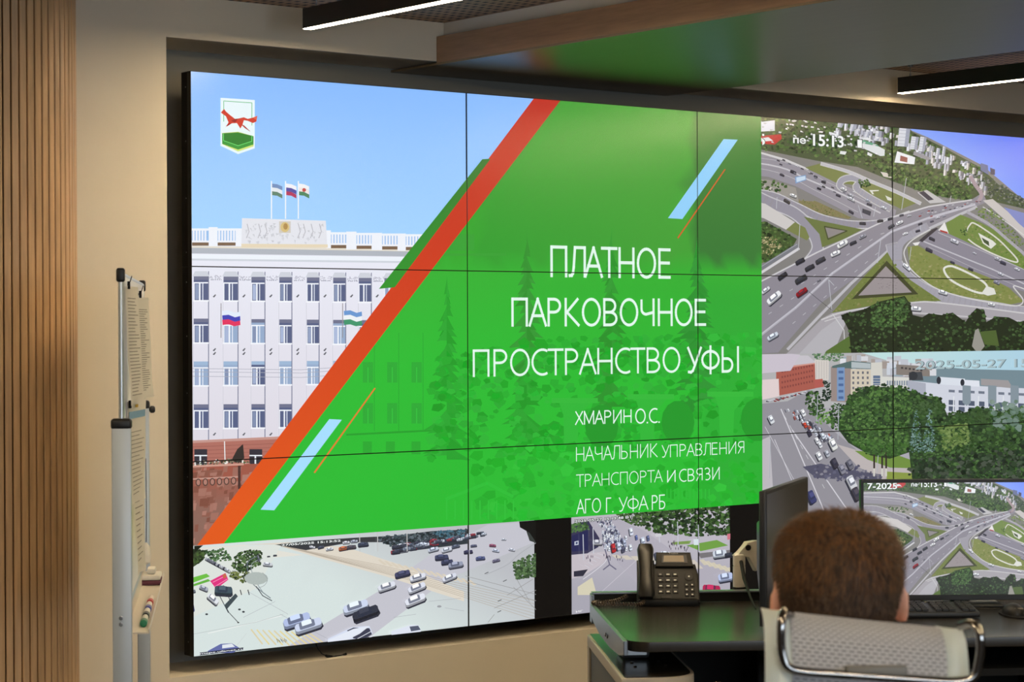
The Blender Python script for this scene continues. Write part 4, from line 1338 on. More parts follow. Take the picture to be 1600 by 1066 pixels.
# ---- avenue with a traffic queue (lower middle picture)
F = Pic(off(800, 800))
F.poly([(360, -40), (1380, -60), (1380, 700), (360, 700)], lambda x, y: mixc((186, 182, 192), (168, 166, 178), (y - 860) / 60), big=True)
F.foliage([(820, -60), (1380, -60), (1380, 140), (1160, 150), (900, 130), (820, 90)], 330, 26, [(40, 60, 36), (56, 82, 46), (76, 108, 58), (28, 42, 28)], 7)
F.foliage([(640, 10), (830, -10), (840, 90), (720, 80)], 60, 20, [(60, 84, 50), (84, 110, 64), (44, 62, 40)], 4)
F.poly([(360, 90), (440, 60), (560, 60), (540, 220), (470, 260), (360, 270)], (58, 56, 84))
F.foliage([(365, 80), (470, 65), (480, 110), (370, 130)], 40, 16, [(74, 110, 62), (96, 134, 78), (56, 84, 50)], 4)
F.poly([(372, 150), (476, 112), (476, 240), (372, 250)], (40, 42, 84))
F.poly([(390, 186), (416, 180), (416, 206), (390, 210)], (190, 196, 214))
F.poly([(398, 190), (410, 187), (410, 200), (398, 203)], (60, 70, 110))
F.poly([(480, 60), (660, 40), (830, 120), (1000, 240), (1380, 400), (1380, 560), (800, 470), (600, 250)], (176, 172, 184))
F.poly([(1090, 210), (1280, 176), (1350, 210), (1180, 246)], (112, 158, 72))
F.poly([(1000, 190), (1120, 180), (1110, 200), (1010, 206)], (120, 150, 80))
F.poly([(1160, 260), (1380, 236), (1380, 262), (1180, 290)], (120, 116, 120))
F.poly([(480, 260), (640, 240), (560, 330), (440, 400), (370, 420), (370, 270)], (196, 188, 196))
F.poly([(410, 470), (500, 410), (530, 520), (410, 520)], (212, 206, 182))
for k in range(9):
    F.poly([(620 + k * 60, 270 + k * 4), (660 + k * 60, 268 + k * 4), (700 + k * 62, 290 + k * 8), (650 + k * 62, 292 + k * 8)], (206, 198, 186), same=k > 0)
for k in range(6):
    F.poly([(1170 + k * 34, 300 + k * 10), (1196 + k * 34, 296 + k * 10), (1230 + k * 34, 330 + k * 10), (1200 + k * 34, 334 + k * 10)], (206, 198, 178), same=k > 0)
F.line([(780, 300), (560, 500)], 3, (200, 196, 206))
F.line([(570, 200), (610, 330), (650, 360)], 8, (110, 108, 130))
F.line([(610, 330), (570, 362)], 8, (110, 108, 130))
for k in range(230):
    t = rnd.random() ** .75
    x = 570 + 60 * t + rnd.uniform(-40 - 10 * t, 40 + 50 * t)
    y = 50 + 190 * t
    F.car(x, y, 11 + 13 * t, 96, rnd.choice([(216, 222, 236), (120, 126, 150), (70, 72, 96), (190, 196, 214), (226, 230, 240)]), sq=1.2, shadow=k % 2 == 0)
for x, y, L, c in ((622, 226, 54, (178, 44, 48)), (732, 124, 46, (214, 220, 236)), (765, 160, 30, (96, 108, 160)), (806, 184, 50, (206, 214, 234)), (838, 164, 34, (96, 104, 140)), (700, 162, 28, (214, 218, 230)), (728, 222, 38, (216, 222, 236)), (680, 234, 42, (80, 80, 100)), (655, 214, 50, (196, 204, 226)), (690, 192, 40, (170, 178, 200)), (890, 276, 46, (90, 92, 112))):
    F.car(x, y, L, 80, c, sq=1.0)
for x, y, L, a, c in ((1284, 262, 86, -8, (206, 214, 226)), (1340, 268, 50, -10, (50, 54, 66)), (1320, 408, 92, -10, (186, 198, 232)), (1232, 486, 110, 4, (176, 40, 84)), (945, 262, 60, 6, (206, 212, 226)), (520, 190, 60, 0, (196, 196, 206))):
    F.car(x, y, L, a, c, sq=.8)
for k in range(50):
    x, y = rnd.choice([(575, 270), (590, 290), (980, 196), (1000, 206), (660, 290), (1060, 226), (470, 290)])
    x += rnd.uniform(-26, 26)
    y += rnd.uniform(-22, 22)
    F.rect(x, y, x + 4, y + 14, rnd.choice([(60, 58, 80), (90, 70, 90), (44, 44, 62)]), same=k > 0)
for x, y0, y1 in ((430, 140, 300), (492, 100, 260), (1020, 60, 210), (1150, 80, 250), (905, 140, 190)):
    F.line([(x, y0), (x + 4, y1)], 5, (196, 200, 212))
F.poly([(1120, 170), (1150, 168), (1150, 206), (1122, 206)], (214, 226, 232))
F.poly([(1330, 138), (1350, 134), (1350, 170), (1332, 174)], (206, 116, 132))
F.poly([(880, 140), (920, 134), (920, 152), (884, 156)], (206, 206, 212))
F.poly([(372, 370), (460, 358), (430, 400), (372, 404)], (50, 50, 66))
for k in range(5):
    F.line([(440 + k * 20, 330 - k * 18), (470 + k * 22, 350 - k * 20)], 3, (206, 206, 216), same=k > 0)
F.path([(430, 420), (500, 370), (560, 320), (580, 290)], 3, (230, 228, 236))
osd(F, '2025-05-27 15:13:48 ВТ', (378, 66), (738, 22), .012)
F.text('ИГ', (386, 628), (430, 612), (250, 250, 252), 0)

# ------------------------------------------------------------------ display panels of the video wall
u_slide, z_slide = wall_uz(1188.6, 300)[0], wall_uz(600, 830.5)[1]
z_top = wall_uz(1400, 550.5)[1]
VIEW = [
    (S, 0.0, u_slide, z_slide, 9.0),
    (I, u_slide, 9.0, z_top, 9.0),
    (C, u_slide, 9.0, -9.0, z_top),
    (D, 0.0, wall_uz(835, 900)[0], -9.0, z_slide),
    (F, wall_uz(893, 880)[0], wall_uz(1140.5, 860)[0], -9.0, z_slide),
]


def screen_material(name, sampling):
    m = bpy.data.materials.new(name)
    m.use_nodes = True
    nt = m.node_tree
    p = nt.nodes['Principled BSDF']
    a = nt.nodes.new('ShaderNodeAttribute')
    a.attribute_name = 'picture'
    p.inputs['Base Color'].default_value = (0.012, 0.012, 0.013, 1)
    p.inputs['Roughness'].default_value = 0.24
    p.inputs['Specular IOR Level'].default_value = 0.75
    nt.links.new(a.outputs['Color'], p.inputs['Emission Color'])
    p.inputs['Emission Strength'].default_value = 1.0
    m.cycles.emission_sampling = sampling
    return m


M_pic = screen_material('screen_picture', 'FRONT')
M_picd = screen_material('screen_picture_detail', 'NONE')
M_off = mat('dark_screen', (9, 9, 11), 0.4)
STEP = 1.2e-5


def picture_mesh(name, tris, parent):
    """tris: [(three points (x, z), three colours, layer, big)] -> one flat mesh of coloured shapes"""
    co, cols, mi, loops = [], [], [], []
    n = 0
    for pts, level, big in tris:
        y = -level * STEP
        # facing the room (-y)
        area = sum(pts[i - 1][0][0] * pts[i][0][1] - pts[i][0][0] * pts[i - 1][0][1] for i in range(len(pts)))
        if area < 0:
            pts = pts[::-1]
        for p, c in pts:
            co.append((p[0], y, p[1]))
            cols.extend((c[0], c[1], c[2], 1.0))
        loops.append(tuple(range(n, n + len(pts))))
        n += len(pts)
        mi.append(0 if big else 1)
    me = bpy.data.meshes.new(name)
    me.from_pydata(co, [], loops)
    at = me.color_attributes.new('picture', 'FLOAT_COLOR', 'POINT')
    at.data.foreach_set('color', cols)
    me.materials.append(M_pic)
    me.materials.append(M_picd)
    me.polygons.foreach_set('material_index', mi)
    o = bpy.data.objects.new(name, me)
    COL.objects.link(o)
    o.parent = parent
    return o


def cut(items, x0, x1, z0, z1, f=None):
    out = []
    for tri, cols, level, big in items:
        if f:
            tri = [f(p) for p in tri]
        xs = [p[0] for p in tri]
        zs = [p[1] for p in tri]
        if max(xs) <= x0 or min(xs) >= x1 or max(zs) <= z0 or min(zs) >= z1:
            continue
        q = list(zip(tri, cols))
        if min(xs) < x0 or max(xs) > x1 or min(zs) < z0 or max(zs) > z1:
            q = clip_rect(q, x0, x1, z0, z1)
            if len(q) < 3:
                continue
        a = sum(q[i - 1][0][0] * q[i][0][1] - q[i][0][0] * q[i - 1][0][1] for i in range(len(q)))
        if abs(a) < 1e-9:
            continue
        out.append((q, level, big))
    return out


PANEL_LABELS = {
    (0, 2): 'video wall display showing blue sky and a shield emblem with a red running animal',
    (1, 2): 'video wall display where the red stripe crosses from blue sky into green',
    (2, 2): 'video wall display split between dark green slide and the 15:13 road camera view',
    (3, 2): 'video wall display of town skyline and blue sky above the motorway interchange',
    (0, 1): 'video wall display showing rows of office windows and a white blue red flag',
    (1, 1): 'video wall display carrying the large white slide title on bright green',
    (2, 1): 'video wall display with title ends beside cars on the bridge and red building',
    (3, 1): 'video wall display with the paved triangle above the 2025-05-27 time stamp',
    (0, 0): 'video wall display of pale crossing with pink billboard below the orange stripe',
    (1, 0): 'video wall display with black gap between the two street camera pictures',
    (2, 0): 'video wall display behind the monitor arm, showing end of the avenue picture',
    (3, 0): 'video wall display mostly hidden behind the lit desk monitor',
}
BZ = 0.0019
for cx in range(4):
    for cz in range(3):
        x0, z0 = cx * PW, cz * PH
        t = thing('display_panel', PANEL_LABELS[(cx, cz)], 'screen', (x0, 0, ZB + z0), 0, 'video wall display panels')
        b = NB()
        bx(b, 0.0006, PW - 0.0006, 0.004, 0.062, 0.0006, PH - 0.0006, 0.002, 1)
        bx(b, 0.10, PW - 0.10, 0.062, 0.11, 0.08, PH - 0.08, 0.004, 1)
        obj('housing', b, M_matt, t)
        b = NB()
        for q in ((0.0003, PW - 0.0003, 0.0003, BZ), (0.0003, PW - 0.0003, PH - BZ, PH - 0.0003), (0.0003, BZ, BZ, PH - BZ), (PW - BZ, PW - 0.0003, BZ, PH - BZ)):
            bx(b, q[0], q[1], -0.0045, 0.02, q[2], q[3])
        obj('bezel', b, M_black, t)
        b = NB()
        for zz in (0.05, 0.24, 0.44, 0.63) if cx == 0 else ():
            lathe(b, [(0.0022, 0), (0.0022, 0.0012)], 8, Matrix.Translation((0.0006, 0.03, zz)) @ Matrix.Rotation(R(-90), 4, 'Y'))
            obj('side_screw', b, M_steel, t)
            b = NB()
        b.free()
        tris = []
        base = [((BZ * .5, BZ * .5), (0.002, 0.002, 0.0024)), ((PW - BZ * .5, BZ * .5), (0.002, 0.002, 0.0024)), ((PW - BZ * .5, PH - BZ * .5), (0.002, 0.002, 0.0024)), ((BZ * .5, PH - BZ * .5), (0.002, 0.002, 0.0024))]
        tris.append((base, 0, False))
        for P, ua, ub, za, zb_ in VIEW:
            a0, a1 = max(ua, x0 + BZ), min(ub, x0 + PW - BZ)
            c0, c1 = max(za, ZB + z0 + BZ), min(zb_, ZB + z0 + PH - BZ)
            if a1 <= a0 or c1 <= c0:
                continue
            for q, level, big in cut(P.items, a0, a1, c0, c1):
                tris.append(([((p[0] - x0, p[1] - ZB - z0), k) for p, k in q], level, big))
        picture_mesh('screen', tris, t)

# ------------------------------------------------------------------ loose lead under the video wall
def px3(px, py, D):
    return at_d(px, py, D)


t = thing('power_lead', 'thin black power lead hanging below the lower left display', 'cable', at_y(492, 1000, 0.03))
b = NB()
o0 = Vector(t.location)
pts = [at_y(x, y, yy) - o0 for x, y, yy in ((493, 990, .035), (493.5, 1003, .03), (496, 1013, .022), (503, 1022, .014), (512, 1026, .010), (522, 1026, .010), (534, 1024, .010), (541, 1022, .010))]
pts[0].z = min(pts[0].z, .4505 - o0.z); pts[1].z = min(pts[1].z, .447 - o0.z)
tube(b, [pts[0], pts[1], pts[2], pts[3], pts[4], pts[5], pts[6], pts[7]], [.002] * 8, 8)
obj('cable', b, M_matt, t, smooth=True)
b = NB(); tube(b, [pts[3] * .4 + pts[4] * .6, pts[4], pts[4] * .3 + pts[5] * .7], [.004, .0065, .004], 10)
obj('inline_connector', b, M_matt, t, smooth=True)
b = NB(); tube(b, [pts[6] * .6 + pts[7] * .4, pts[7]], [.0035, .0045], 10)
obj('plug', b, M_matt, t, smooth=True)

# ------------------------------------------------------------------ mobile whiteboard seen edge-on
Q0 = at_d(189, 520, 5.57); Q1 = at_d(222.5, 520, 6.98)
WB_L = math.hypot(Q1.x - Q0.x, Q1.y - Q0.y)
WB_R = math.atan2(Q1.y - Q0.y, Q1.x - Q0.x)
wb = thing('mobile_whiteboard', 'silver framed mobile whiteboard standing edge-on beside the video wall', 'whiteboard', (Q0.x, Q0.y, 0), WB_R)
WBM = Matrix.Translation((Q0.x, Q0.y, 0)) @ Matrix.Rotation(WB_R, 4, 'Z')
L = WB_L
for k, x in enumerate((0.0, L)):
    w = .0245 if k == 0 else .02
    b = NB(); bx(b, x - .016, x + .016, -w, w, .10, 1.352, .005)
    p = obj('upright_post', b, M_aluw, wb, smooth=True)
    b = NB(); bx(b, x - .018, x + .018, -w - .002, w + .002, 1.346, 1.374, .008, 3)
    obj('post_cap', b, M_black, p, smooth=True)
    if k == 0:
        for z in (.866, .850):
            b = NB(); lathe(b, [(.0058, 0), (.0058, .003), (.003, .0035), (.003, .002)], 6, Matrix.Translation((x - .016, .003, z)) @ Matrix.Rotation(R(-90), 4, 'Y'))
            obj('bolt', b, M_steel, p)
    b = NB(); bx(b, x - .025, x + .025, -.27, .27, .075, .11, .008)
    f = obj('foot', b, M_aluw, wb, smooth=True)
    for s in (-.24, .24):
        b = NB(); lathe(b, [(.034, -.012), (.038, -.006), (.038, .006), (.034, .012)], 18, Matrix.Translation((x, s, .038)) @ Matrix.Rotation(R(90), 4, 'Y'))
        obj('caster', b, M_black, f, smooth=True)
b = NB(); bx(b, .015, L - .015, -.012, .012, .20, .235, .004); obj('cross_bar', b, M_aluw, wb)
b = NB()
tube(b, arc_path([(0, 0, .86), (0, 0, 1.742), (L, 0, 1.742), (L, 0, .86)], .012), .0068, 12)
bx(b, -.004, L + .004, -.008, .008, .853, .872, .003)
frm = obj('board_frame', b, M_alu, wb, smooth=True)
for x in (0, L):
    b = NB(); bx(b, x - .012, x + .012, -.011, .011, 1.722, 1.758, .006, 3); obj('corner_cap', b, M_black, frm, smooth=True)
b = NB(); bx(b, .004, L - .004, -.0055, .0055, .865, 1.74); obj('writing_surface', b, mat('whiteboard_face', (226, 222, 212), .35), wb)
b = NB()
tube(b, [(0, 0, 1.352), (0, -.02, 1.352)], .006, 10)
obj('pivot', b, M_steel, wb, smooth=True)
b = NB(); lathe(b, [(.004, 0), (.007, .002), (.0115, .006), (.0115, .014), (.008, .019), (.002, .02)], 16, Matrix.Translation((L, -.0195, 1.345)) @ Matrix.Rotation(R(90), 4, 'X'))
obj('pivot_knob', b, M_black, wb, smooth=True)
b = NB(); prism(b, [(.03, -.062), (.04, -.066), (L - .06, -.066), (L - .05, -.062), (L - .05, -.004), (.03, -.004)], .818, .822)
bx(b, .03, L - .05, -.066, -.0635, .818, .829)
bx(b, .03, L - .05, -.008, -.0055, .818, .862)
obj('pen_tray', b, mat('tray_metal', (222, 214, 200), .4), wb)


def wbthing(name, label, cat, x, y, z, group=None, rz=0.0):
    return thing(name, label, cat, WBM @ Vector((x, y, z)), WB_R + rz, group)


def sheet(x, z, w, h, flare, curl, label, band=None, lines=(0, 0), twist=0.0, y0=-.0085, lift=0.0):
    t = wbthing('paper_sheet', label, 'paper', x, y0, z, 'papers pinned on the whiteboard')
    nx, nz = 8, 14
    b = NB()
    g = [[None] * (nx + 1) for _ in range(nz + 1)]

    def pos(u, v):
        yy = -lift * u - flare * v ** 1.5 - curl * (u - .5) ** 2 * (.3 + v) - twist * u * v - .002 * math.sin(9 * v + 4 * u) * v
        return (w * u + .012 * v * twist * 10 * 0, yy, -h * v)
    for j in range(nz + 1):
        for i in range(nx + 1):
            g[j][i] = b.verts.new(pos(i / nx, j / nz))
    for j in range(nz):
        for i in range(nx):
            b.faces.new((g[j][i], g[j + 1][i], g[j + 1][i + 1], g[j][i + 1]))
    bmesh.ops.solidify(b, geom=b.faces[:], thickness=.0006)
    obj('sheet', b, M_paper, t, smooth=True)
    b = NB()

    def strip(u0, u1, v0, v1):
        q = [pos(u, v) for u, v in ((u0, v0), (u1, v0), (u1, v1), (u0, v1))]
        b.faces.new([b.verts.new((p[0], p[1] - .0016, p[2])) for p in q])
    if lines[1]:
        r = random.Random(int(x * 1000))
        for k in range(lines[1]):
            v = lines[0] + (0.94 - lines[0]) * k / lines[1]
            strip(.12, r.uniform(.6, .9), v, v + .006)
        obj('printed_lines', b, M_ink, t)
    if band:
        b2, b = b, NB()
        strip(.05, .95, band[0], band[1])
        obj('blue_heading', b, M_bluew, t)
    return t


sheet(.05, 1.714, .21, .31, .010, .010, 'paper sheet clipped at the near top edge of the whiteboard', lines=(.1, 30), twist=.004, lift=.024)
sheet(.50, 1.692, .21, .285, .006, .012, 'long printed list hanging at the far top half of the whiteboard', lines=(.12, 38), twist=.004, lift=.036)
sheet(.12, 1.412, .24, .27, .008, .010, 'paper with a blue heading pinned in the middle of the whiteboard', band=(.10, .17), lines=(.3, 16), twist=-.014, lift=.040)
sheet(.36, 1.33, .16, .40, .010, .02, 'curled paper strip hanging lowest on the whiteboard', lines=(.3, 16), twist=-.006, lift=.022)


def clip(x, z, y, m, label, grp='clips holding papers on the whiteboard'):
    t = wbthing('magnet_clip', label, 'clip', x, y, z, grp)
    b = NB(); prism(b, [(-.012, 0), (.012, 0), (.008, .02), (-.008, .02)], -.0035, .0035, Matrix.Rotation(R(90), 4, 'X'), .001, 1)
    obj('clip_body', b, m, t)
    b = NB(); tube(b, arc_path([(-.006, -.003, .018), (-.006, -.008, .034), (.006, -.008, .034), (.006, -.003, .018)], .004), .001, 6)
    obj('clip_handle', b, M_steel if m is not M_matt else M_black, t, smooth=True)
    return t


M_yel = mat('yellow_plastic', (222, 178, 60), .5)
clip(.10, 1.706, -.016, M_matt, 'black clip on the nearest top paper of the whiteboard')
clip(.54, 1.668, -.016, M_matt, 'black clip at the left corner of the long printed list')
clip(.60, 1.690, -.026, M_matt, 'black clip at the right corner of the long printed list')
clip(.14, 1.395, -.016, M_matt, 'black clip beside the yellow one on the blue headed paper')
clip(.22, 1.395, -.030, M_yel, 'yellow clip on the blue headed paper')

M_pen = mat('pen_white', (232, 226, 214), .4)
for i, (cap, nm, lab) in enumerate((((24, 120, 84), 'green', 'green capped marker nearest on the whiteboard tray'), ((30, 30, 34), 'black', 'black banded marker second on the whiteboard tray'), ((58, 62, 160), 'blue', 'blue banded marker third on the whiteboard tray'), ((196, 44, 44), 'red', 'red banded marker farthest on the whiteboard tray'))):
    t = wbthing('whiteboard_marker', lab, 'marker', .135 + i * .142, -.048 - i * .0006, .832, 'markers lying on the whiteboard tray')
    mr = Matrix.Rotation(R(90), 4, 'Y')
    b = NB(); lathe(b, [(.007, .03), (.0082, .034), (.0082, .118), (.0072, .122)], 16, mr); obj('barrel', b, M_pen, t, smooth=True)
    b = NB(); lathe(b, [(.006, -.012), (.0095, -.010), (.0095, .034), (.0085, .036)], 16, mr); obj('cap', b, mat(nm + '_cap', cap, .4), t, smooth=True)
t = wbthing('board_eraser', 'white board eraser with dark purple base on the tray end', 'eraser', 1.13, -.035, .823)
b = NB(); bx(b, -.065, .065, -.03, .03, 0, .014, .004); obj('felt_base', b, mat('purple_felt', (92, 46, 62), .8), t, smooth=True)
b = NB(); prism(b, [(-.064, -.029), (.064, -.029), (.064, .029), (-.064, .029)], .014, .03, None, .006); prism(b, [(-.04, -.013), (.04, -.013), (.035, .013), (-.035, .013)], .03, .048, None, .006)
obj('grip', b, M_pen, t, smooth=True)
t = wbthing('cord_tag', 'small white tag on a thin black cord at the whiteboard far post', 'tag', 1.22, -.016, 1.20)
b = NB(); tube(b, [(0, 0, .0), (.001, -.001, -.15), (0, 0, -.26)], .0012, 6); obj('cord', b, M_black, t)
b = NB(); lathe(b, [(.002, -.33), (.013, -.322), (.016, -.30), (.012, -.275), (.003, -.262)], 14); obj('tag_body', b, M_pen, t, smooth=True)

# ------------------------------------------------------------------ console desk
DR = R(-34.2)
DO = at_z(982, 1004, 0.75)
DM = Matrix.Translation((DO.x, DO.y, 0)) @ Matrix.Rotation(DR, 4, 'Z')
DW, DD = 2.5, .87
M_desk = mat('desk_laminate', (44, 40, 35), .26, spec=.55, noise=.05, nscale=60)
M_dkgrey = mat('dark_grey_panel', (74, 76, 80), .5)
M_beige = mat('light_grey_lacquer', (182, 172, 156), .42)
desk = thing('console_desk', 'dark console desk with silver end plate in front of the video wall', 'desk', (DO.x, DO.y, 0), DR)
b = NB()
out = [(.0, .06)] + [(.06 - .06 * math.cos(R(a)), .06 - .06 * math.sin(R(a))) for a in range(10, 91, 10)] + [(DW, 0), (DW, DD), (0, DD)]
prism(b, out, .722, .75, None, .003, 2)
obj('desktop', b, M_desk, desk, smooth=True)
b = NB(); bx(b, 0.001, DW, DD - .028, DD - .003, .751, .779)
rl = obj('rear_rail', b, M_matt, desk)
b = NB(); bx(b, -.004, DW, DD - .03, DD + .004, .778, .783, .001); obj('rail_trim', b, M_plate, rl)
b = NB(); bx(b, -.008, .001, DD - .05, DD + .004, .69, .778, .002)
obj('rail_end', b, M_plate, rl)
b = NB()
prism(b, [(.005, -.0), (.005, -.038), (.10, -.052), (.32, -.062), (.56, -.06), (.74, -.045), (.80, -.03), (.81, 0)], -.006, .006,
      Matrix.Translation((-.007, 0, .752)) @ Matrix(((0, 0, 1, 0), (1, 0, 0, 0), (0, 1, 0, 0), (0, 0, 0, 1))), .002)
pl = obj('end_plate', b, M_plate, desk)
for yy in (.40, .36):
    b = NB(); lathe(b, [(.006, 0), (.006, .003), (.003, .004)], 10, Matrix.Translation((-.0135, yy, .715)) @ Matrix.Rotation(R(-90), 4, 'Y')); obj('bolt', b, M_chrome, pl)
b = NB(); bx(b, .45, DW - .05, .50, .52, .10, .721); bx(b, .45, DW - .05, .02, .5, .64, .66); obj('modesty_panel', b, M_matt, desk)
for x in (1.25, DW - .06):
    b = NB(); bx(b, x - .02, x + .02, .1, .8, 0.0, .722, .004); obj('support_panel', b, M_matt, desk)
b = NB(); bx(b, .02, .10, .30, .44, .66, .722, .01); obj('mounting_bracket', b, M_steel, desk)
b = NB(); bx(b, .12, 1.9, DD - .05, DD - .03, .5, .722); obj('cable_duct', b, M_matt, desk)

cab = thing('under_desk_cabinet', 'light grey rounded cabinet with dark side panel under desk end', 'cabinet', (DO.x, DO.y, 0), DR)
x0, x1, y0, y1 = -.02, .19, -.02, .84
b = NB()
prism(b, [(x0, y0)] + [(x1 - .10 + .10 * math.sin(R(a)), y0 + .10 - .10 * math.cos(R(a))) for a in range(0, 91, 15)] + [(x1, y1), (x0, y1)], .62, .655, None, .004)
bx(b, x0, x0 + .03, y0, y0 + .05, .05, .62)
bx(b, x0, x0 + .03, y1 - .05, y1, .05, .62)
bx(b, x1 - .03, x1, y1 - .05, y1, .05, .62)
bx(b, x0, x1, y0 + .16, y1, .0, .05)
obj('carcass', b, M_beige, cab)
b = NB()
prism(b, [(x0 + .008, y0 + .012)] + [(x1 - .10 + .09 * math.sin(R(a)), y0 + .10 - .088 * math.cos(R(a))) for a in range(0, 91, 15)] + [(x1 - .01, y1 - .006), (x0 + .008, y1 - .006)], .654, .657, None, .001)
obj('cabinet_top', b, M_desk, cab)
b = NB(); bx(b, x0 + .006, x0 + .02, y0 + .05, y1 - .05, .05, .62); obj('side_panel', b, M_dkgrey, cab)
b = NB()
prism(b, [(x0 + .03, y0 + .004)] + [(x1 - .10 + .096 * math.sin(R(a)), y0 + .10 - .096 * math.cos(R(a))) for a in range(0, 91, 15)] + [(x1 - .004, y1 - .05), (x0 + .03, y1 - .05)], .05, .62)
obj('door', b, M_beige, cab)
for x, y in ((.04, .24), (.04, .17), (.12, .27), (.13, .19)):
    b = NB(); lathe(b, [(.005, .656), (.005, .660), (.002, .6605)], 8, Matrix.Translation((x, y, 0))); obj('screw', b, M_chrome, cab)

# ------------------------------------------------------------------ desk telephone
P = at_z(1044, 947.5, .75)
ph = thing('desk_phone', 'black corded office telephone at the left end of the desk', 'telephone', P, CAM_ROT[2] - .04)
TL = R(36)
TM = Matrix(((1, 0, 0, 0), (0, math.sin(TL), -math.cos(TL), 0.0), (0, math.cos(TL), math.sin(TL), .012), (0, 0, 0, 1)))   # x, along the slope, outward
M_ph = mat('phone_black', (9, 9, 9), .5, spec=.35)
M_phk = mat('phone_key', (16, 16, 17), .5, spec=.4)
b = NB()
prism(b, [(-.096, 0), (.098, 0), (.094, .10), (.086, .135), (-.092, .135)], -.022, 0.0, TM, .004, 3)
prism(b, [(-.036, .12), (.080, .12), (.072, .172), (-.034, .172)], -.018, .008, TM, .004, 3)
bx(b, -.09, .09, .03, .12, 0.0, .05, .006)
bx(b, -.092, .094, -.012, .06, 0.0, .022, .006)
body = obj('body', b, M_ph, ph, smooth=True)
b = NB(); prism(b, [(-.018, .132), (.062, .132), (.06, .162), (-.016, .162)], .0078, .0096, TM, .001); obj('display_bezel', b, M_black, body)
b = NB(); prism(b, [(-.012, .136), (.052, .136), (.05, .158), (-.010, .158)], .0096, .0102, TM); obj('lcd_display', b, mat('lcd_amber', (100, 80, 52), .3), ph)
b = NB()
for r in range(4):
    for c in range(3):
        bx(b, -.030 + c * .0225, -.013 + c * .0225, .030 + r * .020, .043 + r * .020, -.001, .003, .001, 1, TM)
for r in range(3):
    for c in range(2):
        bx(b, .052 + c * .017, .064 + c * .017, .020 + r * .017, .031 + r * .017, -.001, .003, .001, 1, TM)
bx(b, -.02, .01, .012, .02, -.001, .003, .001, 1, TM)
lathe(b, [(.014, -.001), (.014, .003), (.011, .0035)], 20, TM @ Matrix.Translation((.066, .088, 0)))
nk = len(b.faces)
r_ = random.Random(3)
for r in range(4):
    for c in range(3):
        bx(b, -.026 + c * .0225, -.019 + c * .0225 + r_.uniform(0, .003), .034 + r * .020, .0375 + r * .020, .003, .0034, 0, 1, TM)
for r in range(3):
    for c in range(2):
        bx(b, .055 + c * .017, .060 + c * .017, .024 + r * .017, .0275 + r * .017, .003, .0034, 0, 1, TM)
bx(b, .063, .068, .086, .0905, .0036, .0039, 0, 1, TM)
b.faces.ensure_lookup_table()
for f in b.faces[nk:]:
    f.material_index = 1
kpad = obj('keypad', b, M_phk, ph)
kpad.data.materials.append(mat('legend_grey', (205, 205, 200), .6))


def text_mesh(bm, s, w, h, M):
    tris, _ = glyphs(s, .01)
    for t_ in tris:
        bm.faces.new([bm.verts.new(M @ Vector((x * w, y * h, 0))) for x, y in t_])


b = NB(); text_mesh(b, 'Yealink', .03, .0055, TM @ Matrix.Translation((.005, .1635, .0098))); obj('maker_lettering', b, mat('silver_print', (150, 150, 152), .4), ph)
# handset resting on the left
b = NB()
HM = TM @ Matrix.Translation((-.067, .0, .006))
tp = []
for k in range(13):
    v = k / 12
    tp.append((0, .002 + .186 * v, .012 + .010 * math.sin(PI * v) + (.004 if v in (0, 1) else 0)))
rings = []
for k, p in enumerate(tp):
    v = k / 12
    hw = .0235 + .0025 * math.cos(2 * PI * v)
    th = .012 + .006 * abs(math.cos(PI * v)) ** 2
    if k in (0, 12):
        hw *= .8
        th *= .6
    ring = []
    for q in range(16):
        a = 2 * PI * q / 16
        ca, sa = math.cos(a), math.sin(a)
        ring.append(b.verts.new(HM @ Vector((hw * math.copysign(abs(ca) ** .6, ca), p[1], p[2] + th * math.copysign(abs(sa) ** .6, sa)))))
    rings.append(ring)
for a_, c_ in zip(rings, rings[1:]):
    for q in range(16):
        b.faces.new((a_[q], a_[(q + 1) % 16], c_[(q + 1) % 16], c_[q]))
b.faces.new(rings[0][::-1]); b.faces.new(rings[-1])
hs = obj('handset', b, mat('handset_black', (14, 13, 12), .35, spec=.4), ph, smooth=True)
b = NB()
prism(b, [(-.094, .0), (-.04, .0), (-.04, .145), (-.094, .145)], -.004, .006, TM, .004)
obj('cradle', b, M_ph, ph, smooth=True)
cpts = smooth3 = [(-.07, .0, .02), (-.085, -.02, .009), (-.13, -.022, .0085), (-.18, -.012, .0085), (-.222, .0, .0085), (-.225, .025, .0085), (-.19, .035, .0085), (-.155, .045, .012), (-.125, .065, .024)]
b = NB()
fine = []
for i in range(len(cpts) - 1):
    a_ = Vector(cpts[max(i - 1, 0)]); p1 = Vector(cpts[i]); p2 = Vector(cpts[i + 1]); d_ = Vector(cpts[min(i + 2, len(cpts) - 1)])
    for k in range(40):
        tt = k / 40
        fine.append(.5 * ((2 * p1) + (p2 - a_) * tt + (2 * a_ - 5 * p1 + 4 * p2 - d_) * tt * tt + (3 * p1 - a_ - 3 * p2 + d_) * tt ** 3))
coil = []
for i, p in enumerate(fine):
    d_ = (fine[min(i + 1, len(fine) - 1)] - fine[max(i - 1, 0)]).normalized()
    fx, fy = frame_for(d_)
    a = i * .9
    coil.append(p + (fx * math.cos(a) + fy * math.sin(a)) * .0052)
tube(b, coil, .0018, 6)
obj('coiled_cord', b, mat('cord_black', (74, 62, 48), .35), ph, smooth=True)

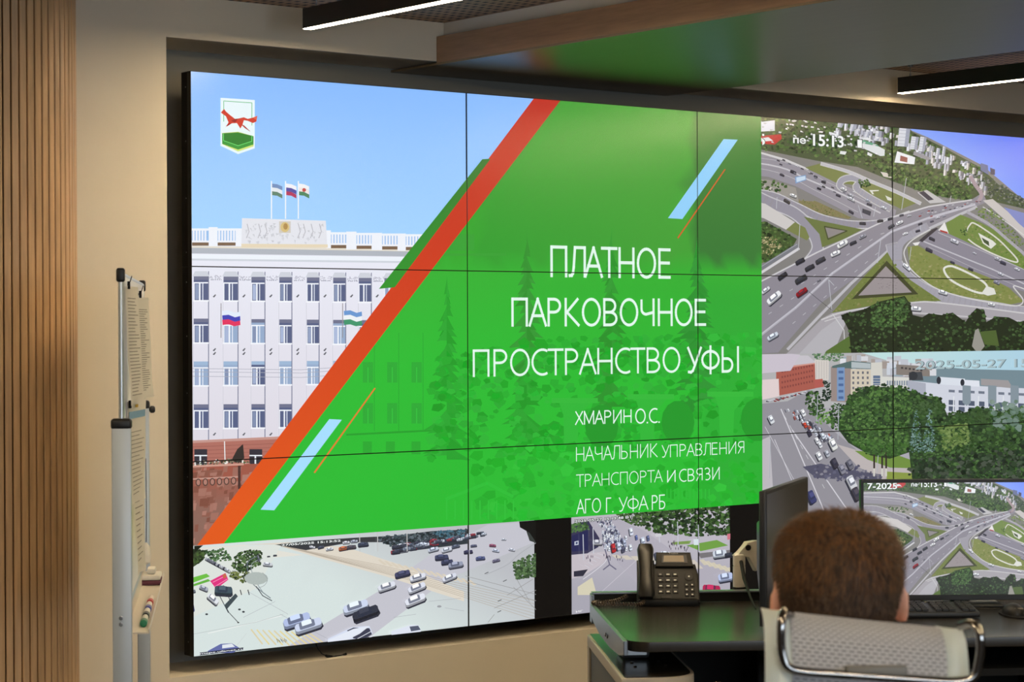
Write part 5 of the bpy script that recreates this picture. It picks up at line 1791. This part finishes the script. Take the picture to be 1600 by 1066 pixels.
# ------------------------------------------------------------------ monitor facing the room
MD = 6.64
mp = at_d(1349.5, 754.5, MD); mq = at_d(1349.5, 930, MD)
MH = mp.z - mq.z
MW = MH * 16 / 9
mr_ = CAM_ROT[2]
base = at_d(1349.5, 930, MD)
mo = thing('desk_monitor', 'desk monitor switched on, showing the motorway interchange behind the person', 'monitor', base, mr_)
b = NB()
bz = .009
bx(b, -bz, MW + bz, .003, .028, -.016, MH + bz, .003)
bx(b, .12, MW - .12, .028, .055, .04, MH - .06, .012)
obj('housing', b, M_black, mo, smooth=True)
b = NB()
for q in ((-bz, MW + bz, MH, MH + bz), (-bz, MW + bz, -.016, 0), (-bz, 0, 0, MH), (MW, MW + bz, 0, MH)):
    bx(b, q[0], q[1], -.0065, .01, q[2], q[3], .0008, 1)
obj('bezel', b, M_black, mo)
# the picture repeats the road camera picture of the video wall, smaller
wa, wb_ = wall_uz(1200 + 735 / 4, 266 + 590 / 4), wall_uz(1251, 456.5)
wc = wall_uz(1200 + 930 / 4, 266 + 778 / 4)
k_ = MH / 175.5


def mloc(px, py):
    return ((px - 1349.5) * k_, (930 - py) * k_)


ma, mb_, mc_ = mloc(1502, 859), mloc(1430, 884.5), mloc(1526, 884)
sx = (mc_[0] - mb_[0]) / (wc[0] - wb_[0])
sz = (ma[1] - (mb_[1] + mc_[1]) / 2) / (wa[1] - (wb_[1] + wc[1]) / 2)


def wall_to_mon(p):
    return (mb_[0] + (p[0] - wb_[0]) * sx, mb_[1] + (p[1] - wb_[1]) * sz)


tris = [([((0, 0), (.002, .002, .002)), ((MW, 0), (.002, .002, .002)), ((MW, MH), (.002, .002, .002)), ((0, MH), (.002, .002, .002))], 0, False)]
tris += cut(I.items, .0005, MW - .0005, .0005, MH - .0005, wall_to_mon)
pm = picture_mesh('screen', tris, mo)
b = NB(); bx(b, MW / 2 - .03, MW / 2 + .03, .05, .062, .7505 - base.z, .12, .004)
st = obj('stand', b, M_black, mo)
b = NB(); bx(b, MW / 2 - .11, MW / 2 + .11, -.06, .068, .7505 - base.z, .760 - base.z, .003); obj('stand_foot', b, M_black, st)

# ------------------------------------------------------------------ monitor turned side-on, on its arm
A0 = at_d(1196, 768, 6.02); A1 = at_d(1258, 747, 6.56)
d2 = Vector((A1.x - A0.x, A1.y - A0.y, 0)); SL = .612
sr = math.atan2(d2.y, d2.x)
zt, zb = A0.z, .772
sm = thing('arm_monitor', 'dark switched off monitor seen nearly edge-on left of the person', 'monitor', (A0.x, A0.y, zb), sr)
H2 = zt - zb
b = NB(); bx(b, 0, SL, -.001, .0185, 0, H2, .003); obj('frame', b, mat('monitor_shell', (40, 42, 46), .35), sm, smooth=True)
b = NB(); bx(b, .010, SL - .010, -.0018, -.0008, .014, H2 - .010); obj('screen', b, mat('monitor_off', (40, 37, 34), .28), sm)
b = NB()
t_ = bmesh.new()
nx, nz = 14, 12
gr = [[None] * (nx + 1) for _ in range(nz + 1)]
for j in range(nz + 1):
    for i in range(nx + 1):
        u, v = i / nx, j / nz
        e = min(1.0, (math.sin(PI * u) * 1.5)) ** .6 * min(1.0, (math.sin(PI * min(1, v * .62 + .0)) * 1.2)) if 0 < i < nx and j < nz else 0
        gr[j][i] = t_.verts.new((.004 + (SL - .008) * u, .0175 + .034 * e, .004 + (H2 * .80) * v))
for j in range(nz):
    for i in range(nx):
        t_.faces.new((gr[j][i], gr[j][i + 1], gr[j + 1][i + 1], gr[j + 1][i]))
merge(b, t_)
obj('back_shell', b, mat('monitor_back', (44, 48, 48), .3), sm, smooth=True, auto=60)
# arm
ap = at_z(1160, 927, .75)
ap = at_d(1155, 921, 6.84); ap.z = .705
inv = (Matrix.Translation((A0.x, A0.y, zb)) @ Matrix.Rotation(sr, 4, 'Z')).inverted()
AL = inv @ ap
M_armw = mat('arm_silver', (206, 202, 192), .35, metal=.1)
b = NB(); lathe(b, [(.028, 0), (.028, .012), (.021, .016), (.021, .082)], 24, Matrix.Translation(AL)); arm_base = obj('arm_clamp', b, M_matt, sm, smooth=True)
b = NB(); lathe(b, [(.0195, .080), (.0195, .145), (.018, .146), (.018, .149), (.0195, .150), (.0195, .182), (.015, .187)], 28, Matrix.Translation(AL)); obj('arm_post', b, M_armw, sm, smooth=True)
bdir = Vector((SL * .5, .045, 0)) - Vector((AL.x, AL.y, 0))
ca = math.atan2(bdir.y, bdir.x)
BM_ = Matrix.Translation((AL.x, AL.y, AL.z)) @ Matrix.Rotation(-sr + CAM_ROT[2] + .25, 4, 'Z')
b = NB()
prism(b, [(-.019, .18), (.0, .19), (.022, .222), (.05, .225), (.10, .225), (.10, .15), (.05, .13), (.03, .178)], -.016, .016, BM_ @ Matrix.Rotation(R(90), 4, 'X'), .003)
br = obj('arm_bracket', b, M_armw, sm, smooth=True)
b = NB(); lathe(b, [(.009, 0), (.009, .003), (.006, .004), (.006, .002)], 20, BM_ @ Matrix.Translation((.024, -.016, .205)) @ Matrix.Rotation(R(90), 4, 'X')); obj('arm_bolt', b, M_black, br, smooth=True)
c0 = inv @ at_d(1158, 878, 6.79); c1 = inv @ at_d(1163, 905, 6.7); c2 = inv @ at_d(1172, 932, 6.5); c3 = inv @ at_d(1181, 952, 6.3)
b = NB(); tube(b, [c0, c1, c2, c3], [.006, .006, .0035, .0025], 8); obj('cable', b, M_matt, sm, smooth=True)
mid = Vector((.2, .045, .18))
b = NB(); tube(b, [BM_ @ Vector((.09, 0, .19)), mid], .014, 14); obj('arm_link', b, M_black, sm, smooth=True)

# ------------------------------------------------------------------ keyboard, mouse and pad
kp = at_z(1411, 967, .75)
kb = thing('computer_keyboard', 'black computer keyboard in front of the lit desk monitor', 'keyboard', kp, CAM_ROT[2])
b = NB()
t_ = bmesh.new(); bx(t_, -.225, .225, 0, .16, .002, .018, .004)
for v in t_.verts:
    v.co.z += v.co.y * .07
merge(b, t_)
obj('case', b, M_black, kb, smooth=True)
b = NB()
rk = random.Random(2)
for r in range(6):
    n = 15
    for c in range(22):
        if c in (15, 19) and True:
            continue
        x = -.214 + c * .0196
        y = .016 + r * .0215 + (.005 if r == 5 else 0)
        if r == 0 and 3 < c < 9:
            if c != 4:
                continue
            bx(b, x, x + .096, y, y + .018, .018 + y * .07, .0245 + y * .07, .001, 1)
            continue
        bx(b, x, x + .017, y, y + .018, .018 + y * .07, .0245 + y * .07, .001, 1)
obj('keys', b, mat('key_black', (28, 28, 29), .5), kb)
b = NB(); bx(b, .09, .13, .149, .154, .029, .0305); obj('indicator_strip', b, mat('pale_strip', (150, 140, 120), .5), kb)
pp = at_z(1640, 962, .75)
pad = thing('mouse_pad', 'black rounded mouse pad at the right edge of the desk view', 'mouse pad', pp, CAM_ROT[2])
b = NB(); prism(b, [(.14 * math.copysign(abs(math.cos(a)) ** .7, math.cos(a)), .115 * math.copysign(abs(math.sin(a)) ** .7, math.sin(a)) + .02) for a in [2 * PI * k / 36 for k in range(36)]], .0005, .004, None, .001); obj('pad', b, M_matt, pad, smooth=True)
pp = at_z(1589, 962, .754)
ms = thing('computer_mouse', 'dark computer mouse on the black pad right of the keyboard', 'mouse', pp, CAM_ROT[2])
b = NB()
t_ = bmesh.new(); bmesh.ops.create_uvsphere(t_, u_segments=24, v_segments=14, radius=1)
for v in t_.verts:
    v.co = Vector((v.co.x * .031, v.co.y * .055 + .05, max(0, v.co.z) * .03 * (1 - .25 * v.co.y) + .0005))
merge(b, t_)
obj('shell', b, M_black, ms, smooth=True)
b = NB(); bx(b, -.006, .02, .005, .012, .017, .021, .001); obj('label', b, mat('pale_print', (146, 136, 120), .5), ms)
b = NB(); tube(b, [(0, .1, .012), (-.02, .13, .004), (-.06, .135, .003), (-.10, .15, .003), (-.14, .17, .003)], .0018, 6); obj('cable', b, M_black, ms, smooth=True)

# ------------------------------------------------------------------ mesh office chair
CD = 2.72
cc = at_d(1370, 1000, CD)
chair = thing('office_chair', 'white edged grey mesh office chair with chrome frame, nearest the camera', 'chair', (cc.x, cc.y, 0), CAM_ROT[2])
CK = CD / FPX


def cz(px, py, dy=0.0):
    """point of the chair in its own frame, dy further from the viewer than its chrome frame"""
    w = at_d(px, py, CD + dy)
    m = Matrix.Translation((cc.x, cc.y, 0)) @ Matrix.Rotation(CAM_ROT[2], 4, 'Z')
    return m.inverted() @ w


def mesh_cloth():
    m = mat('woven_mesh', (150, 150, 152), .7)
    nt = m.node_tree
    p = nt.nodes['Principled BSDF']
    tc = nt.nodes.new('ShaderNodeTexCoord')
    br = nt.nodes.new('ShaderNodeTexBrick')
    br.offset = .5
    br.inputs['Color1'].default_value = lin((112, 118, 134)) + (1,)
    br.inputs['Color2'].default_value = lin((128, 132, 146)) + (1,)
    br.inputs['Mortar'].default_value = lin((214, 216, 222)) + (1,)
    br.inputs['Scale'].default_value = 1.0
    br.inputs['Mortar Size'].default_value = .0019
    br.inputs['Mortar Smooth'].default_value = .3
    br.inputs['Brick Width'].default_value = .0098
    br.inputs['Row Height'].default_value = .0050
    nt.links.new(tc.outputs['UV'], br.inputs['Vector'])
    nt.links.new(br.outputs['Color'], p.inputs['Base Color'])
    return m


PROF = [(0.0, .062), (.004, .046), (.012, .032), (.024, .022), (.045, .015), (.07, .013), (.10, .016), (.15, .026), (.22, .04), (.32, .05), (.45, .05), (.58, .035), (.66, .02)]


def back_band(x0, x1, n, th, uv=False, name='back_mesh', m=None, roll=0.0):
    b = NB()
    ul = b.loops.layers.uv.new('uv') if uv else None
    g = []
    for s, y in PROF:
        row = []
        for i in range(n + 1):
            u = x0 + (x1 - x0) * i / n
            zt_ = 1.238 - (u + .106) * .108 * max(0, 1 - s / .3)
            sag = -.006 * (1 - (u / .13) ** 2) * (1 if s < .2 else .5)
            edge = roll * ((i / n * 2 - 1) ** 2)
            row.append(b.verts.new((u, y + sag + edge, zt_ - s)))
        g.append(row)
    for j in range(len(PROF) - 1):
        for i in range(n):
            f = b.faces.new((g[j][i], g[j][i + 1], g[j + 1][i + 1], g[j + 1][i]))
            if uv:
                for lp, (jj, ii) in zip(f.loops, ((j, i), (j, i + 1), (j + 1, i + 1), (j + 1, i))):
                    s_ = PROF[jj][0] + (.0 if jj > 3 else (PROF[jj][1] - .022) * -.8)
                    lp[ul].uv = (x0 + (x1 - x0) * ii / n, -s_)
    bmesh.ops.solidify(b, geom=b.faces[:], thickness=th)
    return b


o = obj(*('back_mesh', back_band(-.104, .090, 16, .002, True), mesh_cloth(), chair), smooth=True)
M_trim = mat('white_leatherette', (236, 246, 248), .45)
o = obj('back_edge_trim', back_band(-.137, -.100, 6, .006, roll=.006), M_trim, chair, smooth=True)
o = obj('back_edge_trim', back_band(.086, .120, 6, .006, roll=.012), M_trim, chair, smooth=True)
# chrome frame behind the head cushion
pts = [cz(1236, 962, .05), cz(1226, 953, .02), cz(1221, 968), cz(1220, 1013), cz(1228, 1045), cz(1262, 1051), cz(1300, 1053), cz(1490, 1066), cz(1524, 1062), cz(1533, 1018), cz(1531, 985), cz(1519, 973, .02), cz(1500, 979, .05)]
b = NB()
tube(b, arc_path(pts, .022, 5), .0056, 14)
obj('chrome_frame', b, M_chrome, chair, smooth=True)
q = cz(1370, 1048)
b = NB(); bx(b, q.x - .038, q.x + .038, q.y - .004, q.y + .008, q.z - .008, q.z + .006, .003, 2, Matrix.Rotation(R(3), 4, 'Y') if False else None); obj('frame_bracket', b, mat('bracket_grey', (110, 108, 104), .5), chair, smooth=True)
b = NB(); bx(b, -.055, -.03, -.012, .01, .50, 1.155, .004); obj('spine_post', b, M_black, chair, smooth=True)
b = NB(); bx(b, -.25, .25, .03, .50, .37, .43, .025, 4); seat = obj('seat', b, M_trim, chair, smooth=True)
for s in (-1, 1):
    b = NB(); tube(b, arc_path([(s * .13, .03, .60), (s * .27, .05, .55), (s * .29, .10, .68), (s * .29, .38, .68), (s * .27, .40, .46), (s * .2, .38, .45)], .05), .011, 12)
    a = obj('armrest', b, M_chrome, chair, smooth=True)
    b = NB(); bx(b, s * .29 - .025, s * .29 + .025, .12, .36, .68, .705, .01, 3); obj('arm_pad', b, M_black, a, smooth=True)
b = NB(); tube(b, [(-.045, .0, .52), (-.04, .1, .44), (0, .24, .42)], .018, 12); obj('back_hinge', b, M_black, chair, smooth=True)
b = NB(); lathe(b, [(.035, .10), (.035, .26), (.025, .262), (.025, .432)], 20, Matrix.Translation((0, .26, 0))); obj('gas_column', b, M_chrome, chair, smooth=True)
for k in range(5):
    a = 2 * PI * k / 5 + .3
    v = Vector((math.cos(a), math.sin(a), 0))
    c_ = Vector((0, .26, 0))
    b = NB(); tube(b, [c_ + Vector((0, 0, .12)), c_ + v * .15 + Vector((0, 0, .105)), c_ + v * .31 + Vector((0, 0, .075))], [.03, .022, .015], 12)
    lg = obj('base_leg', b, M_chrome, chair, smooth=True)
    b = NB(); lathe(b, [(.025, -.02), (.03, -.012), (.03, .012), (.025, .02)], 18, Matrix.Translation(c_ + v * .31 + Vector((0, 0, .03))) @ Matrix.Rotation(a, 4, 'Z') @ Matrix.Rotation(R(90), 4, 'X'))
    obj('caster', b, M_black, lg, smooth=True)

# ------------------------------------------------------------------ seated person, seen from behind
HD = 2.98
hp = at_d(1307.5, 885, HD)
person = thing('person', 'person with short brown hair in a tan top, seated facing the screens', 'person', (hp.x, hp.y, 0), CAM_ROT[2] + .02)
M_skin = mat('skin', (214, 158, 134), .5, noise=.04, nscale=40)
M_top = mat('tan_cloth', (206, 160, 112), .85, noise=.06, nscale=120, bump=.3)
M_trou = mat('dark_trousers', (46, 48, 58), .9)
M_shoe = mat('shoe_black', (24, 22, 21), .5)


def skin_mesh(verts, edges, radii, root=0, sub=2):
    me = bpy.data.meshes.new('tmp')
    me.from_pydata(verts, edges, [])
    o = bpy.data.objects.new('tmp', me)
    COL.objects.link(o)
    md = o.modifiers.new('s', 'SKIN')
    for i, r in enumerate(radii):
        sv = me.skin_vertices[0].data[i]
        sv.radius = r if isinstance(r, tuple) else (r, r)
        sv.use_root = (i == root)
    s = o.modifiers.new('d', 'SUBSURF')
    s.levels = s.render_levels = sub
    dg = bpy.context.evaluated_depsgraph_get()
    out = bpy.data.meshes.new_from_object(o.evaluated_get(dg))
    bpy.data.objects.remove(o)
    return out


V, E_, RR = [], [], []


def jn(p, r, parent=None):
    V.append(p)
    RR.append(r)
    if parent is not None:
        E_.append((parent, len(V) - 1))
    return len(V) - 1


pel = jn((0, -.0, .56), (.135, .105))
bel = jn((0, -.02, .72), (.125, .10), pel)
che = jn((0, -.03, .90), (.145, .11), bel)
upc = jn((0, -.025, 1.01), (.125, .095), che)
nb = jn((0, -.02, 1.09), .062, upc)
nk = jn((0, .0, 1.17), .056, nb)
JO = {}
for s in (-1, 1):
    sh = jn((s * .15, -.02, 1.062), .062, upc)
    ua = jn((s * .215, .0, .95), .050, sh)
    el = jn((s * .245, .05, .79), .042, ua)
    fa = jn((s * .22, .20, .755), .036, el)
    wr = jn((s * .19, .30, .735), .026, fa)
    pa = jn((s * .185, .355, .725), (.036, .017), wr)
    JO[s] = (sh, ua, el, wr)
    for k, (fx, ln) in enumerate(((-.028, .066), (-.009, .076), (.010, .072), (.028, .056))):
        k1 = jn((s * .185 + fx, .395, .722), .0095, pa)
        k2 = jn((s * .185 + fx * 1.1, .395 + ln * .5, .712), .0085, k1)
        jn((s * .185 + fx * 1.1, .395 + ln * .9, .690), .0075, k2)
    t1 = jn((s * .150, .350, .715), .011, wr)
    jn((s * .138, .385, .705), .009, t1)
    hpj = jn((s * .09, .06, .555), .095, pel)
    kn = jn((s * .12, .46, .545), .062, hpj)
    cf = jn((s * .12, .46, .33), .055, kn)
    an = jn((s * .12, .44, .11), .038, cf)
    ft = jn((s * .125, .52, .055), (.04, .032), an)
    jn((s * .13, .62, .04), (.036, .024), ft)
body_me = skin_mesh(V, E_, RR)

RINGS = [(1.3465, .012, .014, .0), (1.343, .032, .038, -.002), (1.334, .052, .060, -.003), (1.319, .067, .078, -.004), (1.300, .0755, .090, -.004), (1.275, .0795, .097, -.002),
         (1.250, .079, .098, .0), (1.225, .0755, .095, .003), (1.200, .070, .086, .010), (1.178, .064, .074, .020), (1.155, .056, .058, .036), (1.135, .045, .042, .052), (1.122, .026, .024, .064)]


def ring_pt(z, hw, hd, yc, a, grow=0.0, p=2.25):
    ca, sa = math.cos(a), math.sin(a)
    return Vector(((hw + grow) * math.copysign(abs(ca) ** (2 / p), ca), yc + (hd + grow) * math.copysign(abs(sa) ** (2 / p), sa), z))


hb = bmesh.new()
N = 40
rr = [[hb.verts.new(ring_pt(*r, 2 * PI * k / N)) for k in range(N)] for r in RINGS]
for a_, c_ in zip(rr, rr[1:]):
    for k in range(N):
        hb.faces.new((a_[k], a_[(k + 1) % N], c_[(k + 1) % N], c_[k]))
hb.faces.new(rr[0]); hb.faces.new(rr[-1][::-1])
# nose, brow, lips
for cx_, cy_, cz_, sx_, sy_, sz_ in ((0, .100, 1.208, .011, .018, .017), (0, .104, 1.222, .008, .012, .022), (-.03, .083, 1.245, .022, .012, .008), (.03, .083, 1.245, .022, .012, .008), (0, .089, 1.176, .022, .010, .005), (0, .088, 1.166, .018, .010, .005), (0, .085, 1.142, .02, .014, .014)):
    bmesh.ops.create_uvsphere(hb, u_segments=14, v_segments=10, radius=1, matrix=Matrix.Translation((cx_, cy_, cz_)) @ Matrix.Diagonal((sx_, sy_, sz_, 1)))
# ears
for s in (-1, 1):
    em = Matrix.Translation((s * .082, -.006, 1.231)) @ Matrix.Rotation(s * R(30), 4, 'Z') @ Matrix.Rotation(s * R(-8), 4, 'Y') @ Matrix.Rotation(R(-14), 4, 'X')
    t_ = bmesh.new()
    ring = [Vector((0, .018 * math.cos(a), .032 * math.sin(a) - (.006 if math.sin(a) < 0 else 0) * math.cos(a))) for a in [2 * PI * k / 20 for k in range(20)]]
    tube(t_, ring, .0045, 8, closed=True)
    bmesh.ops.create_uvsphere(t_, u_segments=12, v_segments=8, radius=1, matrix=Matrix.Translation((-s * .004, 0, 0)) @ Matrix.Diagonal((.006, .017, .030, 1)))
    merge(hb, t_, em)
hm = bpy.data.meshes.new('tmp')
hb.to_mesh(hm); hb.free()
bb = NB(); bb.from_mesh(body_me); bb.from_mesh(hm)
bo = obj('body', bb, M_skin, person, smooth=True, auto=80)
rm = bo.modifiers.new('union', 'REMESH')
rm.mode = 'VOXEL'
rm.voxel_size = .0055
rm.use_smooth_shade = True
smm = bo.modifiers.new('soft', 'SMOOTH')
smm.iterations = 3
smm.factor = .5
for s in (-1, 1):
    b = NB(); bmesh.ops.create_uvsphere(b, u_segments=18, v_segments=12, radius=.0125, matrix=Matrix.Translation((s * .031, .0815, 1.2285)))
    obj('eye', b, mat('eye_white', (232, 228, 222), .2), person, smooth=True)
# clothing follows the body, a little larger
V2 = [(0, 0, .53), (0, -.02, .72), (0, -.03, .90), (0, -.025, 1.01), (0, -.02, 1.075)]
R2 = [(.147, .118), (.14, .114), (.158, .122), (.137, .106), (.078, .074)]
E2 = [(0, 1), (1, 2), (2, 3), (3, 4)]
for s in (-1, 1):
    i = len(V2)
    V2 += [(s * .15, -.02, 1.062), (s * .215, .0, .95), (s * .245, .05, .80), (s * .225, .19, .757)]
    R2 += [.070, .060, .053, .046]
    E2 += [(3, i), (i, i + 1), (i + 1, i + 2), (i + 2, i + 3)]
me = skin_mesh(V2, E2, R2)
link('top', me, M_top, person, smooth=True)
V3 = [(0, 0, .57)]; R3 = [(.148, .118)]; E3 = []
for s in (-1, 1):
    i = len(V3)
    V3 += [(s * .09, .06, .562), (s * .12, .46, .55), (s * .12, .46, .33), (s * .12, .445, .13)]
    R3 += [.104, .073, .066, .056]
    E3 += [(0, i), (i, i + 1), (i + 1, i + 2), (i + 2, i + 3)]
link('trousers', skin_mesh(V3, E3, R3), M_trou, person, smooth=True)
for s in (-1, 1):
    me = skin_mesh([(s * .12, .43, .07), (s * .125, .52, .062), (s * .13, .645, .045)], [(0, 1), (1, 2)], [(.048, .05), (.05, .045), (.042, .032)])
    link('shoe', me, M_shoe, person, smooth=True)


# hair: a close cap with short strands lying over it
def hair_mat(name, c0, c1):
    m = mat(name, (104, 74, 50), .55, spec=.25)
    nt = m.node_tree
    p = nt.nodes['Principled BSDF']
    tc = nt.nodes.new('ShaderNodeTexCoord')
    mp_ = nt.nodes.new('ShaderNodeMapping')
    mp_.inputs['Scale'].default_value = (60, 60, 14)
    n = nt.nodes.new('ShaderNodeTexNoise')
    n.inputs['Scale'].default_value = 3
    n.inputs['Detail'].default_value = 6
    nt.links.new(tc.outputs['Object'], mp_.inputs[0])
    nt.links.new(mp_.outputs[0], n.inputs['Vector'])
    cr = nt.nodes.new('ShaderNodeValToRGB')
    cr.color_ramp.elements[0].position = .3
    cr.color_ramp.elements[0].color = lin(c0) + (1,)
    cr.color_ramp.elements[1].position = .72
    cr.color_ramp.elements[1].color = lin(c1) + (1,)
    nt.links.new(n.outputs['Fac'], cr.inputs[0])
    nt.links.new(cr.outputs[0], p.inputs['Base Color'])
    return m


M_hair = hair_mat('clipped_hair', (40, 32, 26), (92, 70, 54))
M_hair_lit = hair_mat('longer_hair_lamplit', (48, 33, 22), (122, 82, 50))  # warm lamp light on the crown, painted as a lighter, redder tone


def hairline(a):
    """lowest z of the hair at angle a (0 right, 90 front, -90 back)"""
    f = math.sin(a)
    if f < -.15:
        return 1.165 + .02 * (1 + f)
    if f < .35:
        return 1.235 + .05 * (f + .15)
    return 1.262 + .045 * min(1, (f - .35) / .4)


def head_at(z, a, grow):
    for r0, r1 in zip(RINGS, RINGS[1:]):
        if r0[0] >= z >= r1[0]:
            k = (r0[0] - z) / (r0[0] - r1[0])
            return ring_pt(z, r0[1] + (r1[1] - r0[1]) * k, r0[2] + (r1[2] - r0[2]) * k, r0[3] + (r1[3] - r0[3]) * k, a, grow)
    r = RINGS[0]
    return ring_pt(z, r[1], r[2], r[3], a, grow)


b = NB()
NA, NZ = 56, 18
top_c = b.verts.new((0, -.003, 1.3515))
rows = []
for j in range(1, NZ + 1):
    row = []
    for k in range(NA):
        a = 2 * PI * k / NA
        zl = hairline(a)
        u = (j / NZ) ** .9
        z = 1.346 + (zl - 1.346) * (u ** 1.6)
        g = .0055 * (1 - .55 * max(0, (u - .75) / .25))
        if j == NZ:
            g = .001
        p = head_at(z, a, g)
        p += Vector((rnd.uniform(-1, 1), rnd.uniform(-1, 1), rnd.uniform(-1, 1))) * .0006
        row.append(b.verts.new(p))
    rows.append(row)
for k in range(NA):
    b.faces.new((top_c, rows[0][k], rows[0][(k + 1) % NA]))
for a_, c_ in zip(rows, rows[1:]):
    for k in range(NA):
        b.faces.new((a_[k], c_[k], c_[(k + 1) % NA], a_[(k + 1) % NA]))
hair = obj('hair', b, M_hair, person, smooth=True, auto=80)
CROWN = Vector((.014, -.055, 1.328))


def strands(name, n, u0, u1, m, lmin, lmax, label=None):
    b = NB()
    for i in range(n):
        a = rnd.uniform(0, 2 * PI)
        zl = hairline(a)
        u = u0 + (u1 - u0) * (rnd.random() ** (1.3 if u1 < 1 else .75))
        z = 1.3462 + (zl + .004 - 1.3462) * u
        p = head_at(z, a, .004)
        nrm = (p - Vector((0, 0, 1.25))).normalized()
        flow = (p - CROWN)
        flow -= nrm * flow.dot(nrm)
        flow = flow.normalized() + Vector((rnd.gauss(0, .3), rnd.gauss(0, .3), rnd.gauss(0, .22) - .25 * u))
        flow -= nrm * flow.dot(nrm) * .8
        flow.normalize()
        Ln = (lmax + (lmin - lmax) * (u - u0) / (u1 - u0)) * rnd.uniform(.6, 1.2)
        side = flow.cross(nrm).normalized() * .0006
        tip = p + flow * Ln + nrm * rnd.uniform(.0, .0045)
        midp = p + flow * Ln * .5 + nrm * .003
        v0, v1 = b.verts.new(p - side), b.verts.new(p + side)
        v2, v3 = b.verts.new(midp + side * .8), b.verts.new(midp - side * .8)
        v4 = b.verts.new(tip)
        b.faces.new((v0, v1, v2, v3))
        b.faces.new((v3, v2, v4))
    o = obj(name, b, m, hair)
    o['kind'] = 'stuff'
    if label:
        o['label'] = label
    return o


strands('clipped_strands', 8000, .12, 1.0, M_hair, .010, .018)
strands('longer_strands', 4200, 0.0, .52, M_hair_lit, .020, .034, 'longer brown hair on the crown with a painted reddish lamp highlight')
